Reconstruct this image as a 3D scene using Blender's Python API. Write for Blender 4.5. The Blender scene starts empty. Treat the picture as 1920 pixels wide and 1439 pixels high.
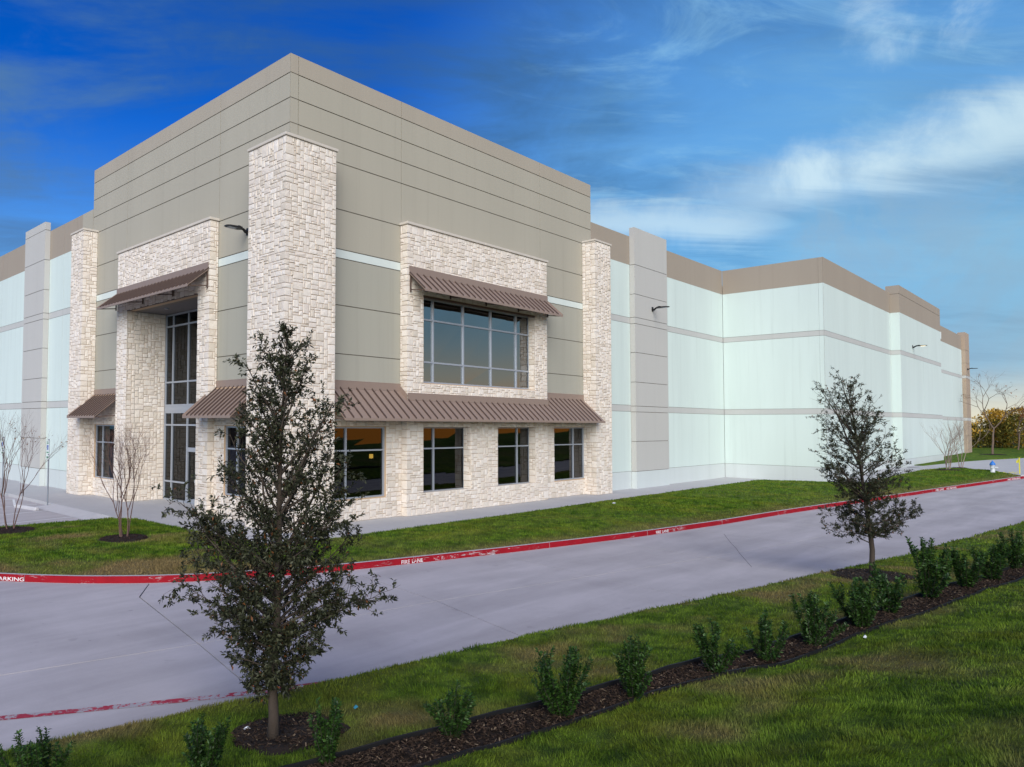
import bpy, bmesh, math, random
import numpy as np
from mathutils import Vector, Matrix

random.seed(7)
RNG = np.random.default_rng(7)
SC = bpy.context.scene
COL = SC.collection
R = math.radians

# ------------------------------------------------------------------ camera
CAM = (-15.164, -19.629, 3.55)
cd = bpy.data.cameras.new('camera')
co = bpy.data.objects.new('camera', cd)
COL.objects.link(co)
FWD = Vector((0.677473, 0.734329, 0.042324))
RGT = Vector((0.734815, -0.678244, 0.005622))
UPV = Vector((-0.032834, -0.027291, 0.999088))
m = Matrix((RGT, UPV, -FWD)).transposed().to_4x4()
m.translation = CAM
co.matrix_world = m
cd.sensor_fit = 'HORIZONTAL'
cd.sensor_width = 36
cd.lens = 1364.88 / 1920 * 36
cd.shift_x = 301.14 / 1920
cd.shift_y = 18.26 / 1920
cd.clip_start = .05
cd.clip_end = 4000
SC.camera = co

# ------------------------------------------------------------------ sky and sun (broad soft sun behind the camera, aimed to light both faces)
SUN_AZ, SUN_EL = -136.0, 27.0
SKY_STRENGTH = 0.075
EXPOSURE = 0.54
SUN_POWER = 3.25

def nd(t, typ, **kw):
    n = t.nodes.new(typ)
    for k, v in kw.items():
        setattr(n, k, v)
    return n

def val(t, x, sock):
    if isinstance(x, (int, float)):
        sock.default_value = x
    elif isinstance(x, (tuple, list)):
        sock.default_value = x
    else:
        t.links.new(x, sock)

def mth(t, op, a, b=0.0, c=0.0, clamp=False):
    n = nd(t, 'ShaderNodeMath', operation=op, use_clamp=clamp)
    val(t, a, n.inputs[0]); val(t, b, n.inputs[1]); val(t, c, n.inputs[2])
    return n.outputs[0]

def vdot(t, v, d):
    n = nd(t, 'ShaderNodeVectorMath', operation='DOT_PRODUCT')
    val(t, v, n.inputs[0]); n.inputs[1].default_value = d
    return n.outputs['Value']

def smooth(t, x, a, b):
    n = nd(t, 'ShaderNodeMapRange', interpolation_type='SMOOTHSTEP')
    val(t, x, n.inputs[0])
    n.inputs[1].default_value = a; n.inputs[2].default_value = b
    return n.outputs[0]

def mix(t, f, a, b, blend='MIX'):
    n = nd(t, 'ShaderNodeMix', data_type='RGBA', blend_type=blend)
    val(t, f, n.inputs[0])
    for x, s in ((a, n.inputs[6]), (b, n.inputs[7])):
        if isinstance(x, (tuple, list)) and len(x) == 3:
            x = (*x, 1)
        val(t, x, s)
    return n.outputs[2]

def noise(t, vec, scale, detail=4, rough=.5, dist=0.0):
    n = nd(t, 'ShaderNodeTexNoise')
    if vec is not None:
        t.links.new(vec, n.inputs['Vector'])
    n.inputs['Scale'].default_value = scale
    n.inputs['Detail'].default_value = detail
    n.inputs['Roughness'].default_value = rough
    n.inputs['Distortion'].default_value = dist
    return n.outputs['Fac']

def comb(t, x, y, z):
    n = nd(t, 'ShaderNodeCombineXYZ')
    for i, a in enumerate((x, y, z)):
        val(t, a, n.inputs[i])
    return n.outputs[0]

world = bpy.data.worlds.new('World')
SC.world = world
world.use_nodes = True
wt = world.node_tree
wt.nodes.clear()
wout = nd(wt, 'ShaderNodeOutputWorld')
bg = nd(wt, 'ShaderNodeBackground')
bg.inputs['Strength'].default_value = SKY_STRENGTH
wt.links.new(bg.outputs[0], wout.inputs[0])
tc = nd(wt, 'ShaderNodeTexCoord')
DIR = tc.outputs['Generated']
sep = nd(wt, 'ShaderNodeSeparateXYZ')
wt.links.new(DIR, sep.inputs[0])
zc = mth(wt, 'MAXIMUM', sep.outputs[2], 0.012)
sky = nd(wt, 'ShaderNodeTexSky', sky_type='NISHITA')
sky.sun_disc = False
sky.sun_elevation = R(SUN_EL)
sky.sun_rotation = R(90 - SUN_AZ)
sky.air_density = 1.0
sky.dust_density = 0.6
sky.ozone_density = 2.0
wt.links.new(comb(wt, sep.outputs[0], sep.outputs[1], zc), sky.inputs[0])
hs = nd(wt, 'ShaderNodeHueSaturation')
hs.inputs['Saturation'].default_value = 1.45
wt.links.new(sky.outputs[0], hs.inputs['Color'])
skyc = mix(wt, 1.0, hs.outputs[0], (.015, .60, 1.30), 'MULTIPLY')
# clouds on a high plane, seen in true perspective
inv = mth(wt, 'DIVIDE', 1.0, mth(wt, 'ADD', zc, 0.10))
px = mth(wt, 'MULTIPLY', sep.outputs[0], inv)
py = mth(wt, 'MULTIPLY', sep.outputs[1], inv)
def turned(deg, kx, kz):
    c_, s_ = math.cos(R(deg)), math.sin(R(deg))
    return comb(wt, mth(wt, 'MULTIPLY', mth(wt, 'SUBTRACT', mth(wt, 'MULTIPLY', px, c_), mth(wt, 'MULTIPLY', py, s_)), kx),
                mth(wt, 'ADD', mth(wt, 'MULTIPLY', px, s_), mth(wt, 'MULTIPLY', py, c_)), kz)
n1 = noise(wt, turned(38, .55, .3), 1.5, 9, .60, .5)
n2 = noise(wt, turned(44, .30, 4.0), 2.4, 9, .62, .8)
n3 = noise(wt, DIR, 9, 8, .62, .4)          # fleecy edges
thin = mth(wt, 'MULTIPLY', smooth(wt, n1, .36, .66), smooth(wt, n2, .34, .66))
n4 = noise(wt, turned(30, .42, 9.0), 3.4, 10, .64, 1.1)
wisp = mth(wt, 'MULTIPLY', smooth(wt, n4, .50, .74), smooth(wt, vdot(wt, DIR, (.92, .28, .30)), .93, .992))

def blob(d, w, soft, inner=.2):
    """a cloud round direction d, softened by the noise"""
    c = vdot(wt, DIR, d)
    c = mth(wt, 'ADD', c, mth(wt, 'MULTIPLY', mth(wt, 'SUBTRACT', n3, .5), soft))
    return smooth(wt, c, math.cos(R(w)), math.cos(R(w * inner)))

def streak(d0, d1, w, noise_amt, sharp=.2, slope=0.0):
    """a long bank of cirrus between two directions"""
    a, b = Vector(d0).normalized(), Vector(d1).normalized()
    nrm = a.cross(b).normalized()
    mid = (a + b).normalized()
    half = math.acos(a.dot(mid))
    off = vdot(wt, DIR, nrm)
    off = mth(wt, 'ADD', off, mth(wt, 'MULTIPLY', mth(wt, 'SUBTRACT', n2, .5), noise_amt))
    off = mth(wt, 'ADD', off, mth(wt, 'MULTIPLY', mth(wt, 'SUBTRACT', n3, .5), noise_amt * .6))
    across = mth(wt, 'SUBTRACT', 1.0, smooth(wt, mth(wt, 'ABSOLUTE', off), w * sharp, w))
    along = smooth(wt, vdot(wt, DIR, mid), math.cos(half * 1.15), math.cos(half * .5))
    return mth(wt, 'MULTIPLY', across, along)

main = streak((.896, .362, .262), (.955, -.10, .315), .058, .085, .10)
tail = streak((.80, .535, .262), (.93, .27, .235), .040, .08, .0)
upper = streak((.79, .49, .37), (.93, .10, .345), .075, .12, .0)
lower = streak((.93, .30, .19), (.985, .02, .16), .09, .16, .0)
puff = mth(wt, 'MULTIPLY', blob((.895, .145, .420), 4.4, .006, .1), smooth(wt, n3, .34, .60))
glow = smooth(wt, vdot(wt, DIR, (.975, .20, .08)), .76, 1.0)
west = mth(wt, 'MULTIPLY', blob((.30, .86, .40), 17, .12, .1), smooth(wt, n1, .40, .64))
west2 = mth(wt, 'MULTIPLY', blob((.27, .92, .28), 10, .06, .1), smooth(wt, n2, .30, .7))
dark = mth(wt, 'MULTIPLY', blob((.62, .60, .47), 27, .10, .2), smooth(wt, n1, .30, .62))
greyc = mth(wt, 'MULTIPLY', blob((.982, .12, .175), 7, .035, .1), smooth(wt, n3, .35, .62))
bright = mth(wt, 'MAXIMUM', mth(wt, 'MULTIPLY', main, mth(wt, 'MULTIPLY', smooth(wt, n4, .05, .42), mth(wt, 'ADD', .55, mth(wt, 'MULTIPLY', smooth(wt, n3, .35, .6), .45)))), mth(wt, 'MULTIPLY', tail, .72))
bright = mth(wt, 'MAXIMUM', bright, mth(wt, 'MULTIPLY', puff, .62))
veil = mth(wt, 'MAXIMUM', mth(wt, 'MULTIPLY', upper, mth(wt, 'MULTIPLY', smooth(wt, n2, .35, .7), .55)), mth(wt, 'MULTIPLY', lower, mth(wt, 'MULTIPLY', smooth(wt, n2, .25, .6), .9)))
c0 = mix(wt, mth(wt, 'MULTIPLY', glow, .78), skyc, (1.5, 4.2, 7.4))
pale = mth(wt, 'SUBTRACT', 1.0, smooth(wt, sep.outputs[2], .02, .44))
c0 = mix(wt, mth(wt, 'MULTIPLY', mth(wt, 'POWER', pale, 1.2), .85), c0, (2.3, 5.2, 7.6))
c0 = mix(wt, mth(wt, 'MULTIPLY', dark, .85), c0, (.42, 1.10, 1.95))
c1 = mix(wt, mth(wt, 'MULTIPLY', thin, .50), c0, (.50, 1.35, 2.9))
c1 = mix(wt, mth(wt, 'MULTIPLY', mth(wt, 'MAXIMUM', west, west2), .8), c1, (.8, 1.9, 3.9))
c1 = mix(wt, mth(wt, 'MULTIPLY', wisp, .62), c1, (2.4, 4.9, 7.4))
c2 = mix(wt, veil, c1, (2.3, 5.0, 7.6))
c2 = mix(wt, mth(wt, 'MULTIPLY', greyc, .55), c2, (2.6, 4.0, 5.6))
c3 = mix(wt, bright, c2, (5.4, 7.2, 8.4))
# warm band low over the horizon
teal = mth(wt, 'MULTIPLY', mth(wt, 'SUBTRACT', 1.0, smooth(wt, sep.outputs[2], .06, .50)), smooth(wt, vdot(wt, DIR, (.66, -.70, .25)), .45, .9))
c3 = mix(wt, mth(wt, 'MULTIPLY', teal, .8), c3, (2.7, 4.3, 4.9))
horiz = mth(wt, 'SUBTRACT', 1.0, smooth(wt, sep.outputs[2], .0, .15))
wsun = smooth(wt, vdot(wt, DIR, (.62, -.78, 0)), .45, .9)
c3 = mix(wt, mth(wt, 'MULTIPLY', horiz, wsun), c3, mix(wt, smooth(wt, sep.outputs[2], .0, .07), (8.5, 3.0, .5), (7.4, 6.0, 3.9)))
wside = mth(wt, 'MULTIPLY', smooth(wt, vdot(wt, DIR, (.80, -.60, 0)), .3, .85), mth(wt, 'SUBTRACT', 1.0, smooth(wt, sep.outputs[2], .0, .075)))
c3 = mix(wt, mth(wt, 'MULTIPLY', wside, mth(wt, 'SUBTRACT', 1.0, wsun)), c3, (8.6, 7.6, 5.2))
wt.links.new(c3, bg.inputs[0])

sd = bpy.data.lights.new('sun', 'SUN')
sd.energy = SUN_POWER
sd.angle = R(55)
sd.color = (1, .93, .82)
so = bpy.data.objects.new('sun', sd)
COL.objects.link(so)
sv = Vector((math.cos(R(SUN_EL)) * math.cos(R(SUN_AZ)), math.cos(R(SUN_EL)) * math.sin(R(SUN_AZ)), math.sin(R(SUN_EL))))
so.rotation_euler = (-sv).to_track_quat('-Z', 'Y').to_euler()
so.location = (-40, -60, 30)

vs = SC.view_settings
vs.view_transform = 'Standard'
vs.look = 'None'
vs.exposure = EXPOSURE
vs.gamma = 1
vs.use_curve_mapping = False
SC.cycles.max_bounces = 8
SC.cycles.transparent_max_bounces = 12
SC.cycles.use_denoising = True

# ------------------------------------------------------------------ materials
def newmat(name):
    mt = bpy.data.materials.new(name)
    mt.use_nodes = True
    t = mt.node_tree
    return mt, t, t.nodes['Principled BSDF']

def objco(t):
    return nd(t, 'ShaderNodeTexCoord').outputs['Object']

def scalev(t, v, s):
    n = nd(t, 'ShaderNodeMapping')
    t.links.new(v, n.inputs[0])
    n.inputs['Scale'].default_value = s
    return n.outputs[0]

def bump(t, b, h, strength, dist=.02):
    n = nd(t, 'ShaderNodeBump')
    n.inputs['Strength'].default_value = strength
    n.inputs['Distance'].default_value = dist
    t.links.new(h, n.inputs['Height'])
    t.links.new(n.outputs[0], b.inputs['Normal'])

def surface(name, col, rough=.8, var=.12, scale=1.2, stretch=(1, 1, 1), bumps=0.0, bscale=40, fine=.05, metal=0.0, spec=.3):
    """a painted or mineral surface: broad mottling, fine grain and a little relief"""
    mt, t, b = newmat(name)
    v = objco(t)
    a = noise(t, scalev(t, v, stretch), scale, 6, .6, .3)
    f = noise(t, v, bscale, 3, .6)
    k = mth(t, 'ADD', mth(t, 'MULTIPLY', mth(t, 'SUBTRACT', a, .5), var * 2), mth(t, 'MULTIPLY', mth(t, 'SUBTRACT', f, .5), fine * 2))
    if stretch == (.9, .9, .12):                # rain streaks down painted walls
        r_ = noise(t, scalev(t, v, (1, 1, .03)), 2.6, 5, .7)
        k = mth(t, 'SUBTRACT', k, mth(t, 'MULTIPLY', smooth(t, r_, .5, .8), var * 1.1))
    k = mth(t, 'ADD', k, 1.0)
    c = nd(t, 'ShaderNodeVectorMath', operation='SCALE')
    c.inputs[0].default_value = col
    t.links.new(k, c.inputs['Scale'])
    t.links.new(c.outputs[0], b.inputs['Base Color'])
    b.inputs['Roughness'].default_value = rough
    b.inputs['Metallic'].default_value = metal
    b.inputs['Specular IOR Level'].default_value = spec
    if bumps:
        bump(t, b, f, bumps, .01)
    return mt

M = {}
PST = (.9, .9, .12)
M['sage'] = surface('tower_paint', (.362, .335, .272), .85, .085, .5, PST, .15, 60)
M['sage_top'] = surface('tower_top_tone', (.352, .312, .252), .85, .085, .5, PST, .15, 60)  # slightly browner colour for the tower's top row
M['sage_low'] = surface('tower_low_tone', (.335, .322, .268), .85, .085, .5, PST, .15, 60)  # slightly greyer colour for the rows below the stripe
M['tan'] = surface('parapet_paint', (.31, .262, .21), .85, .07, .5, PST, .15, 60)
M['mint'] = surface('white_paint', (.55, .63, .595), .8, .10, .5, PST, .12, 60, .03)
M['band'] = surface('band_paint', (.45, .45, .43), .85, .06, .6, PST, .15, 60)
M['pil'] = surface('pilaster_paint', (.44, .43, .405), .85, .06, .5, PST, .15, 60)
M['base'] = surface('base_paint', (.52, .56, .55), .85, .08, .6, PST, .15, 60)
M['stripe'] = surface('stripe_paint', (.57, .62, .585), .85, .04, .6, PST, .1, 60)
M['rose'] = surface('far_pier_paint', (.36, .28, .21), .85, .06, .6, PST, .1, 60)
M['caulk'] = surface('joint_sealant', (.19, .165, .135), .9)
M['mortar'] = surface('mortar', (.48, .335, .215), .95, .12, 3, bumps=.4, bscale=50)
M['cap'] = surface('cap_stone', (.52, .47, .41), .9, .1, 2, bumps=.3, bscale=40)
M['brown'] = surface('brown_metal', (.265, .195, .158), .5, .05, .5, (1, 1, 1), 0, 30, .03, .1, .45)
M['brown_r'] = surface('brown_seam', (.075, .05, .042), .5, .08, .8, (1, 1, 1), 0, 30, .03, .1, .45)
M['brown_d'] = surface('brown_steel', (.10, .066, .052), .6, .1, 1)
M['alu'] = surface('aluminium_frame', (.36, .39, .44), .4, .05, 1, metal=.35)
M['black'] = surface('black_fixture', (.012, .012, .014), .45, .1, 2)
M['roofm'] = surface('roof_membrane', (.5, .5, .5), .9)
M['soffit'] = surface('soffit', (.16, .15, .15), .8)
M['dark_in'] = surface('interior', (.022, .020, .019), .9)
M['galv'] = surface('galvanised_steel', (.20, .22, .25), .5, .15, 6, metal=.3)
M['whitep'] = surface('white_marking', (.66, .67, .68), .8, .15, 6)
M['plate'] = surface('sign_plate', (.62, .66, .64), .5, .05, 4)
M['blue'] = surface('sign_blue', (.02, .08, .35), .5, .05, 4)
M['green'] = surface('sign_green', (.05, .22, .12), .5, .05, 4)
M['hyd_w'] = surface('hydrant_silver', (.55, .57, .60), .45, .1, 8)
M['hyd_b'] = surface('hydrant_blue', (.03, .16, .50), .4, .1, 8)
M['yellow'] = surface('yellow_tape', (.62, .55, .05), .5, .1, 6)
M['paper'] = surface('paper', (.75, .78, .80), .7)
M['bluepl'] = surface('blue_plastic', (.04, .22, .32), .5)
M['edge'] = surface('black_edging', (.010, .010, .011), .6, .2, 8)
M['walk'] = surface('walk_concrete', (.42, .415, .42), .88, .10, .9, (1, 1, 1), .2, 60, .05)
M['soil'] = surface('bare_soil', (.10, .066, .04), .95, .2, .2)
M['bark_oak'] = surface('oak_bark', (.062, .047, .036), .95, .3, 12, (1, 1, .25), .8, 60, .2)
M['bark_shrub'] = surface('shrub_bark', (.035, .034, .022), .9, .2, 6)
M['bark_pale'] = surface('pale_bark', (.26, .20, .165), .85, .25, 6, (1, 1, .3), .3, 40, .1)
M['bark_red'] = surface('crape_bark', (.125, .074, .062), .85, .25, 6, (1, 1, .3), .3, 40, .1)
M['bark_grey'] = surface('grey_bark', (.13, .092, .07), .9, .25, 6, (1, 1, .3), .3, 40, .1)

def stone_mat():
    mt, t, b = newmat('limestone_veneer')
    v = objco(t)
    geo = nd(t, 'ShaderNodeNewGeometry')
    ri = geo.outputs['Random Per Island']
    oi = nd(t, 'ShaderNodeObjectInfo').outputs['Random']
    r1 = mth(t, 'FRACT', mth(t, 'ADD', mth(t, 'MULTIPLY', ri, 7.31), mth(t, 'MULTIPLY', oi, 3.7)))
    cr = nd(t, 'ShaderNodeValToRGB')
    t.links.new(r1, cr.inputs[0])
    e = cr.color_ramp.elements
    e[0].position = 0; e[0].color = (.57, .50, .42, 1)
    e[1].position = 1; e[1].color = (.74, .675, .61, 1)
    for p, c in ((.25, (.69, .615, .53, 1)), (.5, (.66, .585, .515, 1)), (.75, (.71, .64, .56, 1))):
        x = e.new(p); x.color = c
    a = noise(t, v, 7, 6, .65, .4)
    f = noise(t, v, 38, 5, .65)
    k = mth(t, 'ADD', mth(t, 'MULTIPLY', a, .30), mth(t, 'ADD', mth(t, 'MULTIPLY', f, .34), .68))
    c = nd(t, 'ShaderNodeVectorMath', operation='SCALE')
    t.links.new(cr.outputs[0], c.inputs[0]); t.links.new(k, c.inputs['Scale'])
    t.links.new(c.outputs[0], b.inputs['Base Color'])
    b.inputs['Roughness'].default_value = .92
    b.inputs['Specular IOR Level'].default_value = .2
    bump(t, b, mth(t, 'ADD', a, mth(t, 'MULTIPLY', f, .6)), .7, .03)
    return mt
M['stone'] = stone_mat()

def road_mat():
    mt, t, b = newmat('road_concrete')
    v = nd(t, 'ShaderNodeNewGeometry').outputs['Position']
    oi = nd(t, 'ShaderNodeObjectInfo').outputs['Random']
    rot = nd(t, 'ShaderNodeMapping')
    t.links.new(v, rot.inputs[0])
    rot.inputs['Rotation'].default_value = (0, 0, R(10))
    rot.inputs['Scale'].default_value = (.22, 1.6, 1)
    s = noise(t, rot.outputs[0], .9, 6, .6, .5)
    bl = noise(t, v, .45, 5, .6, .4)
    f = noise(t, v, 45, 4, .7)
    sp = noise(t, v, 9, 5, .7)
    k = mth(t, 'ADD', mth(t, 'MULTIPLY', s, .56), mth(t, 'MULTIPLY', bl, .46))
    k = mth(t, 'ADD', k, mth(t, 'MULTIPLY', f, .10))
    k = mth(t, 'ADD', k, mth(t, 'MULTIPLY', sp, .10))
    k = mth(t, 'ADD', k, mth(t, 'ADD', mth(t, 'MULTIPLY', oi, .06), .36))
    sx_ = nd(t, 'ShaderNodeSeparateXYZ'); t.links.new(v, sx_.inputs[0])
    off = mth(t, 'ADD', mth(t, 'ADD', sx_.outputs[1], mth(t, 'MULTIPLY', sx_.outputs[0], .148)), 9.95)
    off = mth(t, 'ADD', off, mth(t, 'MULTIPLY', mth(t, 'SUBTRACT', noise(t, v, .12, 2, .5), .5), 1.2))
    lane = None
    for c_ in (-2.7, -1.0, 1.0, 2.6):
        q_ = mth(t, 'SUBTRACT', 1.0, smooth(t, mth(t, 'ABSOLUTE', mth(t, 'ADD', off, c_)), .05, .55))
        lane = q_ if lane is None else mth(t, 'MAXIMUM', lane, q_)
    k = mth(t, 'SUBTRACT', k, mth(t, 'MULTIPLY', lane, mth(t, 'MULTIPLY', s, .17)))
    spot = smooth(t, noise(t, v, 2.3, 2, .4), .73, .78)
    k = mth(t, 'SUBTRACT', k, mth(t, 'MULTIPLY', spot, .10))
    drip = smooth(t, noise(t, v, 5.5, 1, .3), .76, .80)
    k = mth(t, 'SUBTRACT', k, mth(t, 'MULTIPLY', drip, mth(t, 'MULTIPLY', lane, .16)))
    c = nd(t, 'ShaderNodeVectorMath', operation='SCALE')
    c.inputs[0].default_value = (.405, .378, .385)
    t.links.new(k, c.inputs['Scale'])
    t.links.new(c.outputs[0], b.inputs['Base Color'])
    b.inputs['Roughness'].default_value = .8
    b.inputs['Specular IOR Level'].default_value = .3
    bump(t, b, f, .2, .004)
    return mt
M['road'] = road_mat()
M['gap'] = surface('joint_gap', (.035, .034, .036), .95)

def worn(name, paint, under, keep, scale=6, stretch=(1, 1, 1)):
    """paint scuffed through to the concrete"""
    mt, t, b = newmat(name)
    v = nd(t, 'ShaderNodeNewGeometry').outputs['Position']
    vv = scalev(t, v, stretch)
    n = noise(t, vv, scale, 7, .72, .2)
    n_2 = noise(t, vv, scale * .18, 3, .5)
    k = mth(t, 'ADD', mth(t, 'MULTIPLY', n, .7), mth(t, 'MULTIPLY', n_2, .5))
    f = smooth(t, k, keep - .03, keep + .03)
    tone = noise(t, v, 3, 5, .6)
    p2 = mix(t, tone, tuple(x * .7 for x in paint), tuple(x * 1.3 for x in paint))
    val(t, mix(t, f, p2, under), b.inputs['Base Color'])
    b.inputs['Roughness'].default_value = .8
    b.inputs['Specular IOR Level'].default_value = .12
    return mt
M['red'] = worn('worn_red_paint', (.27, .008, .016), (.40, .36, .37), .73, 7, (1, 1, 7))
M['red_line'] = worn('very_worn_red_paint', (.34, .035, .06), (.34, .32, .335), .60, 16)
M['letter'] = worn('stencil_white', (.68, .66, .66), (.40, .03, .04), .70, 30)
M['letter_old'] = worn('faded_stencil_white', (.50, .42, .44), (.38, .03, .04), .585, 26)
M['kerbc'] = surface('kerb_concrete', (.46, .45, .46), .9, .12, 2, bumps=.2)

def grass_mat(name, blades):
    mt, t, b = newmat(name)
    v = nd(t, 'ShaderNodeNewGeometry').outputs['Position']
    at = nd(t, 'ShaderNodeAttribute', attribute_name='dry').outputs['Fac']
    big = noise(t, v, .55, 4, .6)
    mid = noise(t, v, 2.6, 5, .65)
    g = mix(t, smooth(t, mid, .36, .64), (.034, .095, .005), (.150, .255, .018))
    g = mix(t, mth(t, 'MULTIPLY', smooth(t, big, .45, .7), .55), g, (.225, .245, .024))
    c = mix(t, at, g, (.27, .20, .085))
    if blades:
        ri = nd(t, 'ShaderNodeNewGeometry').outputs['Random Per Island']
        k = mth(t, 'ADD', mth(t, 'MULTIPLY', ri, .9), .55)
        s = nd(t, 'ShaderNodeVectorMath', operation='SCALE')
        t.links.new(c, s.inputs[0]); t.links.new(k, s.inputs['Scale'])
        c = s.outputs[0]
        b.inputs['Roughness'].default_value = .6
    else:
        f = noise(t, v, 28, 5, .7)
        s = nd(t, 'ShaderNodeVectorMath', operation='SCALE')
        t.links.new(c, s.inputs[0])
        t.links.new(mth(t, 'ADD', mth(t, 'MULTIPLY', f, .9), .25), s.inputs['Scale'])
        c = s.outputs[0]
        b.inputs['Roughness'].default_value = .95
        bump(t, b, f, 1.0, .04)
    t.links.new(c, b.inputs['Base Color'])
    b.inputs['Specular IOR Level'].default_value = .15
    if blades:
        o = t.nodes['Material Output']
        tr = nd(t, 'ShaderNodeBsdfTranslucent')
        t.links.new(c, tr.inputs[0])
        mx = nd(t, 'ShaderNodeMixShader')
        mx.inputs[0].default_value = .45
        t.links.new(b.outputs[0], mx.inputs[1]); t.links.new(tr.outputs[0], mx.inputs[2])
        t.links.new(mx.outputs[0], o.inputs[0])
    return mt
M['lawn'] = grass_mat('lawn_ground', False)
M['blade'] = grass_mat('grass_blade', True)

def leaf_mat(name, c0, c1, odd=None, rough=.45, trans=.25, spec=.4):
    mt, t, b = newmat(name)
    ri = nd(t, 'ShaderNodeNewGeometry').outputs['Random Per Island']
    c = mix(t, ri, c0, c1)
    if odd:
        c = mix(t, mth(t, 'GREATER_THAN', mth(t, 'FRACT', mth(t, 'MULTIPLY', ri, 37.7)), odd[1]), c, odd[0])
    t.links.new(c, b.inputs['Base Color'])
    b.inputs['Roughness'].default_value = rough
    b.inputs['Specular IOR Level'].default_value = spec
    o = t.nodes['Material Output']
    tr = nd(t, 'ShaderNodeBsdfTranslucent')
    t.links.new(c, tr.inputs[0])
    mx = nd(t, 'ShaderNodeMixShader')
    mx.inputs[0].default_value = trans
    t.links.new(b.outputs[0], mx.inputs[1]); t.links.new(tr.outputs[0], mx.inputs[2])
    t.links.new(mx.outputs[0], o.inputs[0])
    return mt
M['oakleaf'] = leaf_mat('oak_leaf', (.014, .018, .009), (.080, .085, .042), ((.20, .075, .025), .982), .5, .28)
M['hollyleaf'] = leaf_mat('shrub_leaf', (.012, .036, .007), (.050, .112, .018), None, .45, .22, .3)
M['redleaf'] = leaf_mat('dead_leaf', (.16, .06, .02), (.25, .12, .03), None, .7, .3)
M['rust'] = leaf_mat('rust_leaf', (.30, .09, .03), (.42, .16, .04), None, .7, .35)
M['wood1'] = leaf_mat('far_leaf_sunlit', (.30, .19, .02), (.75, .46, .06), None, .8, .4)  # evening sun on the crowns is painted into this leaf colour
M['wood2'] = leaf_mat('far_leaf_green', (.06, .07, .012), (.26, .21, .03), None, .8, .35)
M['chip'] = leaf_mat('mulch_chip', (.010, .007, .005), (.068, .044, .029), ((.17, .125, .08), .94), .9, 0.0, .1)
M['mulch'] = surface('mulch_bed', (.018, .012, .009), .95, .3, 8, bumps=.8, bscale=50)
M['chip_d'] = leaf_mat('dark_mulch_chip', (.016, .008, .008), (.062, .033, .028), None, .9, 0.0, .1)

def glass_mat(name, base, gain, ior):
    mt, t, b = newmat(name)
    t.nodes.remove(b)
    o = t.nodes['Material Output']
    tr = nd(t, 'ShaderNodeBsdfTransparent')
    tr.inputs[0].default_value = (.10, .10, .11, 1)
    gl = nd(t, 'ShaderNodeBsdfGlossy')
    gl.inputs['Roughness'].default_value = .004
    gl.inputs[0].default_value = (.92, .96, 1, 1)
    w = nd(t, 'ShaderNodeTexCoord').outputs['Object']
    wn = noise(t, w, .55, 1, .4)
    bp = nd(t, 'ShaderNodeBump')
    bp.inputs['Strength'].default_value = .07
    bp.inputs['Distance'].default_value = .05
    t.links.new(wn, bp.inputs['Height'])
    t.links.new(bp.outputs[0], gl.inputs['Normal'])
    fr = nd(t, 'ShaderNodeFresnel')
    fr.inputs[0].default_value = ior
    mx = nd(t, 'ShaderNodeMixShader')
    t.links.new(mth(t, 'ADD', mth(t, 'MULTIPLY', fr.outputs[0], gain), base), mx.inputs[0])
    t.links.new(tr.outputs[0], mx.inputs[1]); t.links.new(gl.outputs[0], mx.inputs[2])
    t.links.new(mx.outputs[0], o.inputs[0])
    return mt
M['glass'] = glass_mat('reflective_glass', .20, .9, 1.75)  # same glass everywhere; mirror share raised here to brighten the upper reflections
M['glass_low'] = glass_mat('dim_low_glass', .03, .8, 1.55)  # same glass, mirror share cut so the lower panes look dark
M['glass_west'] = glass_mat('dim_west_glass', .0, .8, 1.5)  # same glass, mirror share cut so the west panes look dark

def emit(name, col, s):
    mt, t, b = newmat(name)
    b.inputs['Base Color'].default_value = (*col, 1)
    b.inputs['Emission Color'].default_value = (*col, 1)
    b.inputs['Emission Strength'].default_value = s
    return mt
M['lit'] = emit('lit_lens', (1, .85, .55), 1.5)
M['lit_in'] = emit('lit_indoor_lamp', (1, .62, .10), 3.5)

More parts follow.
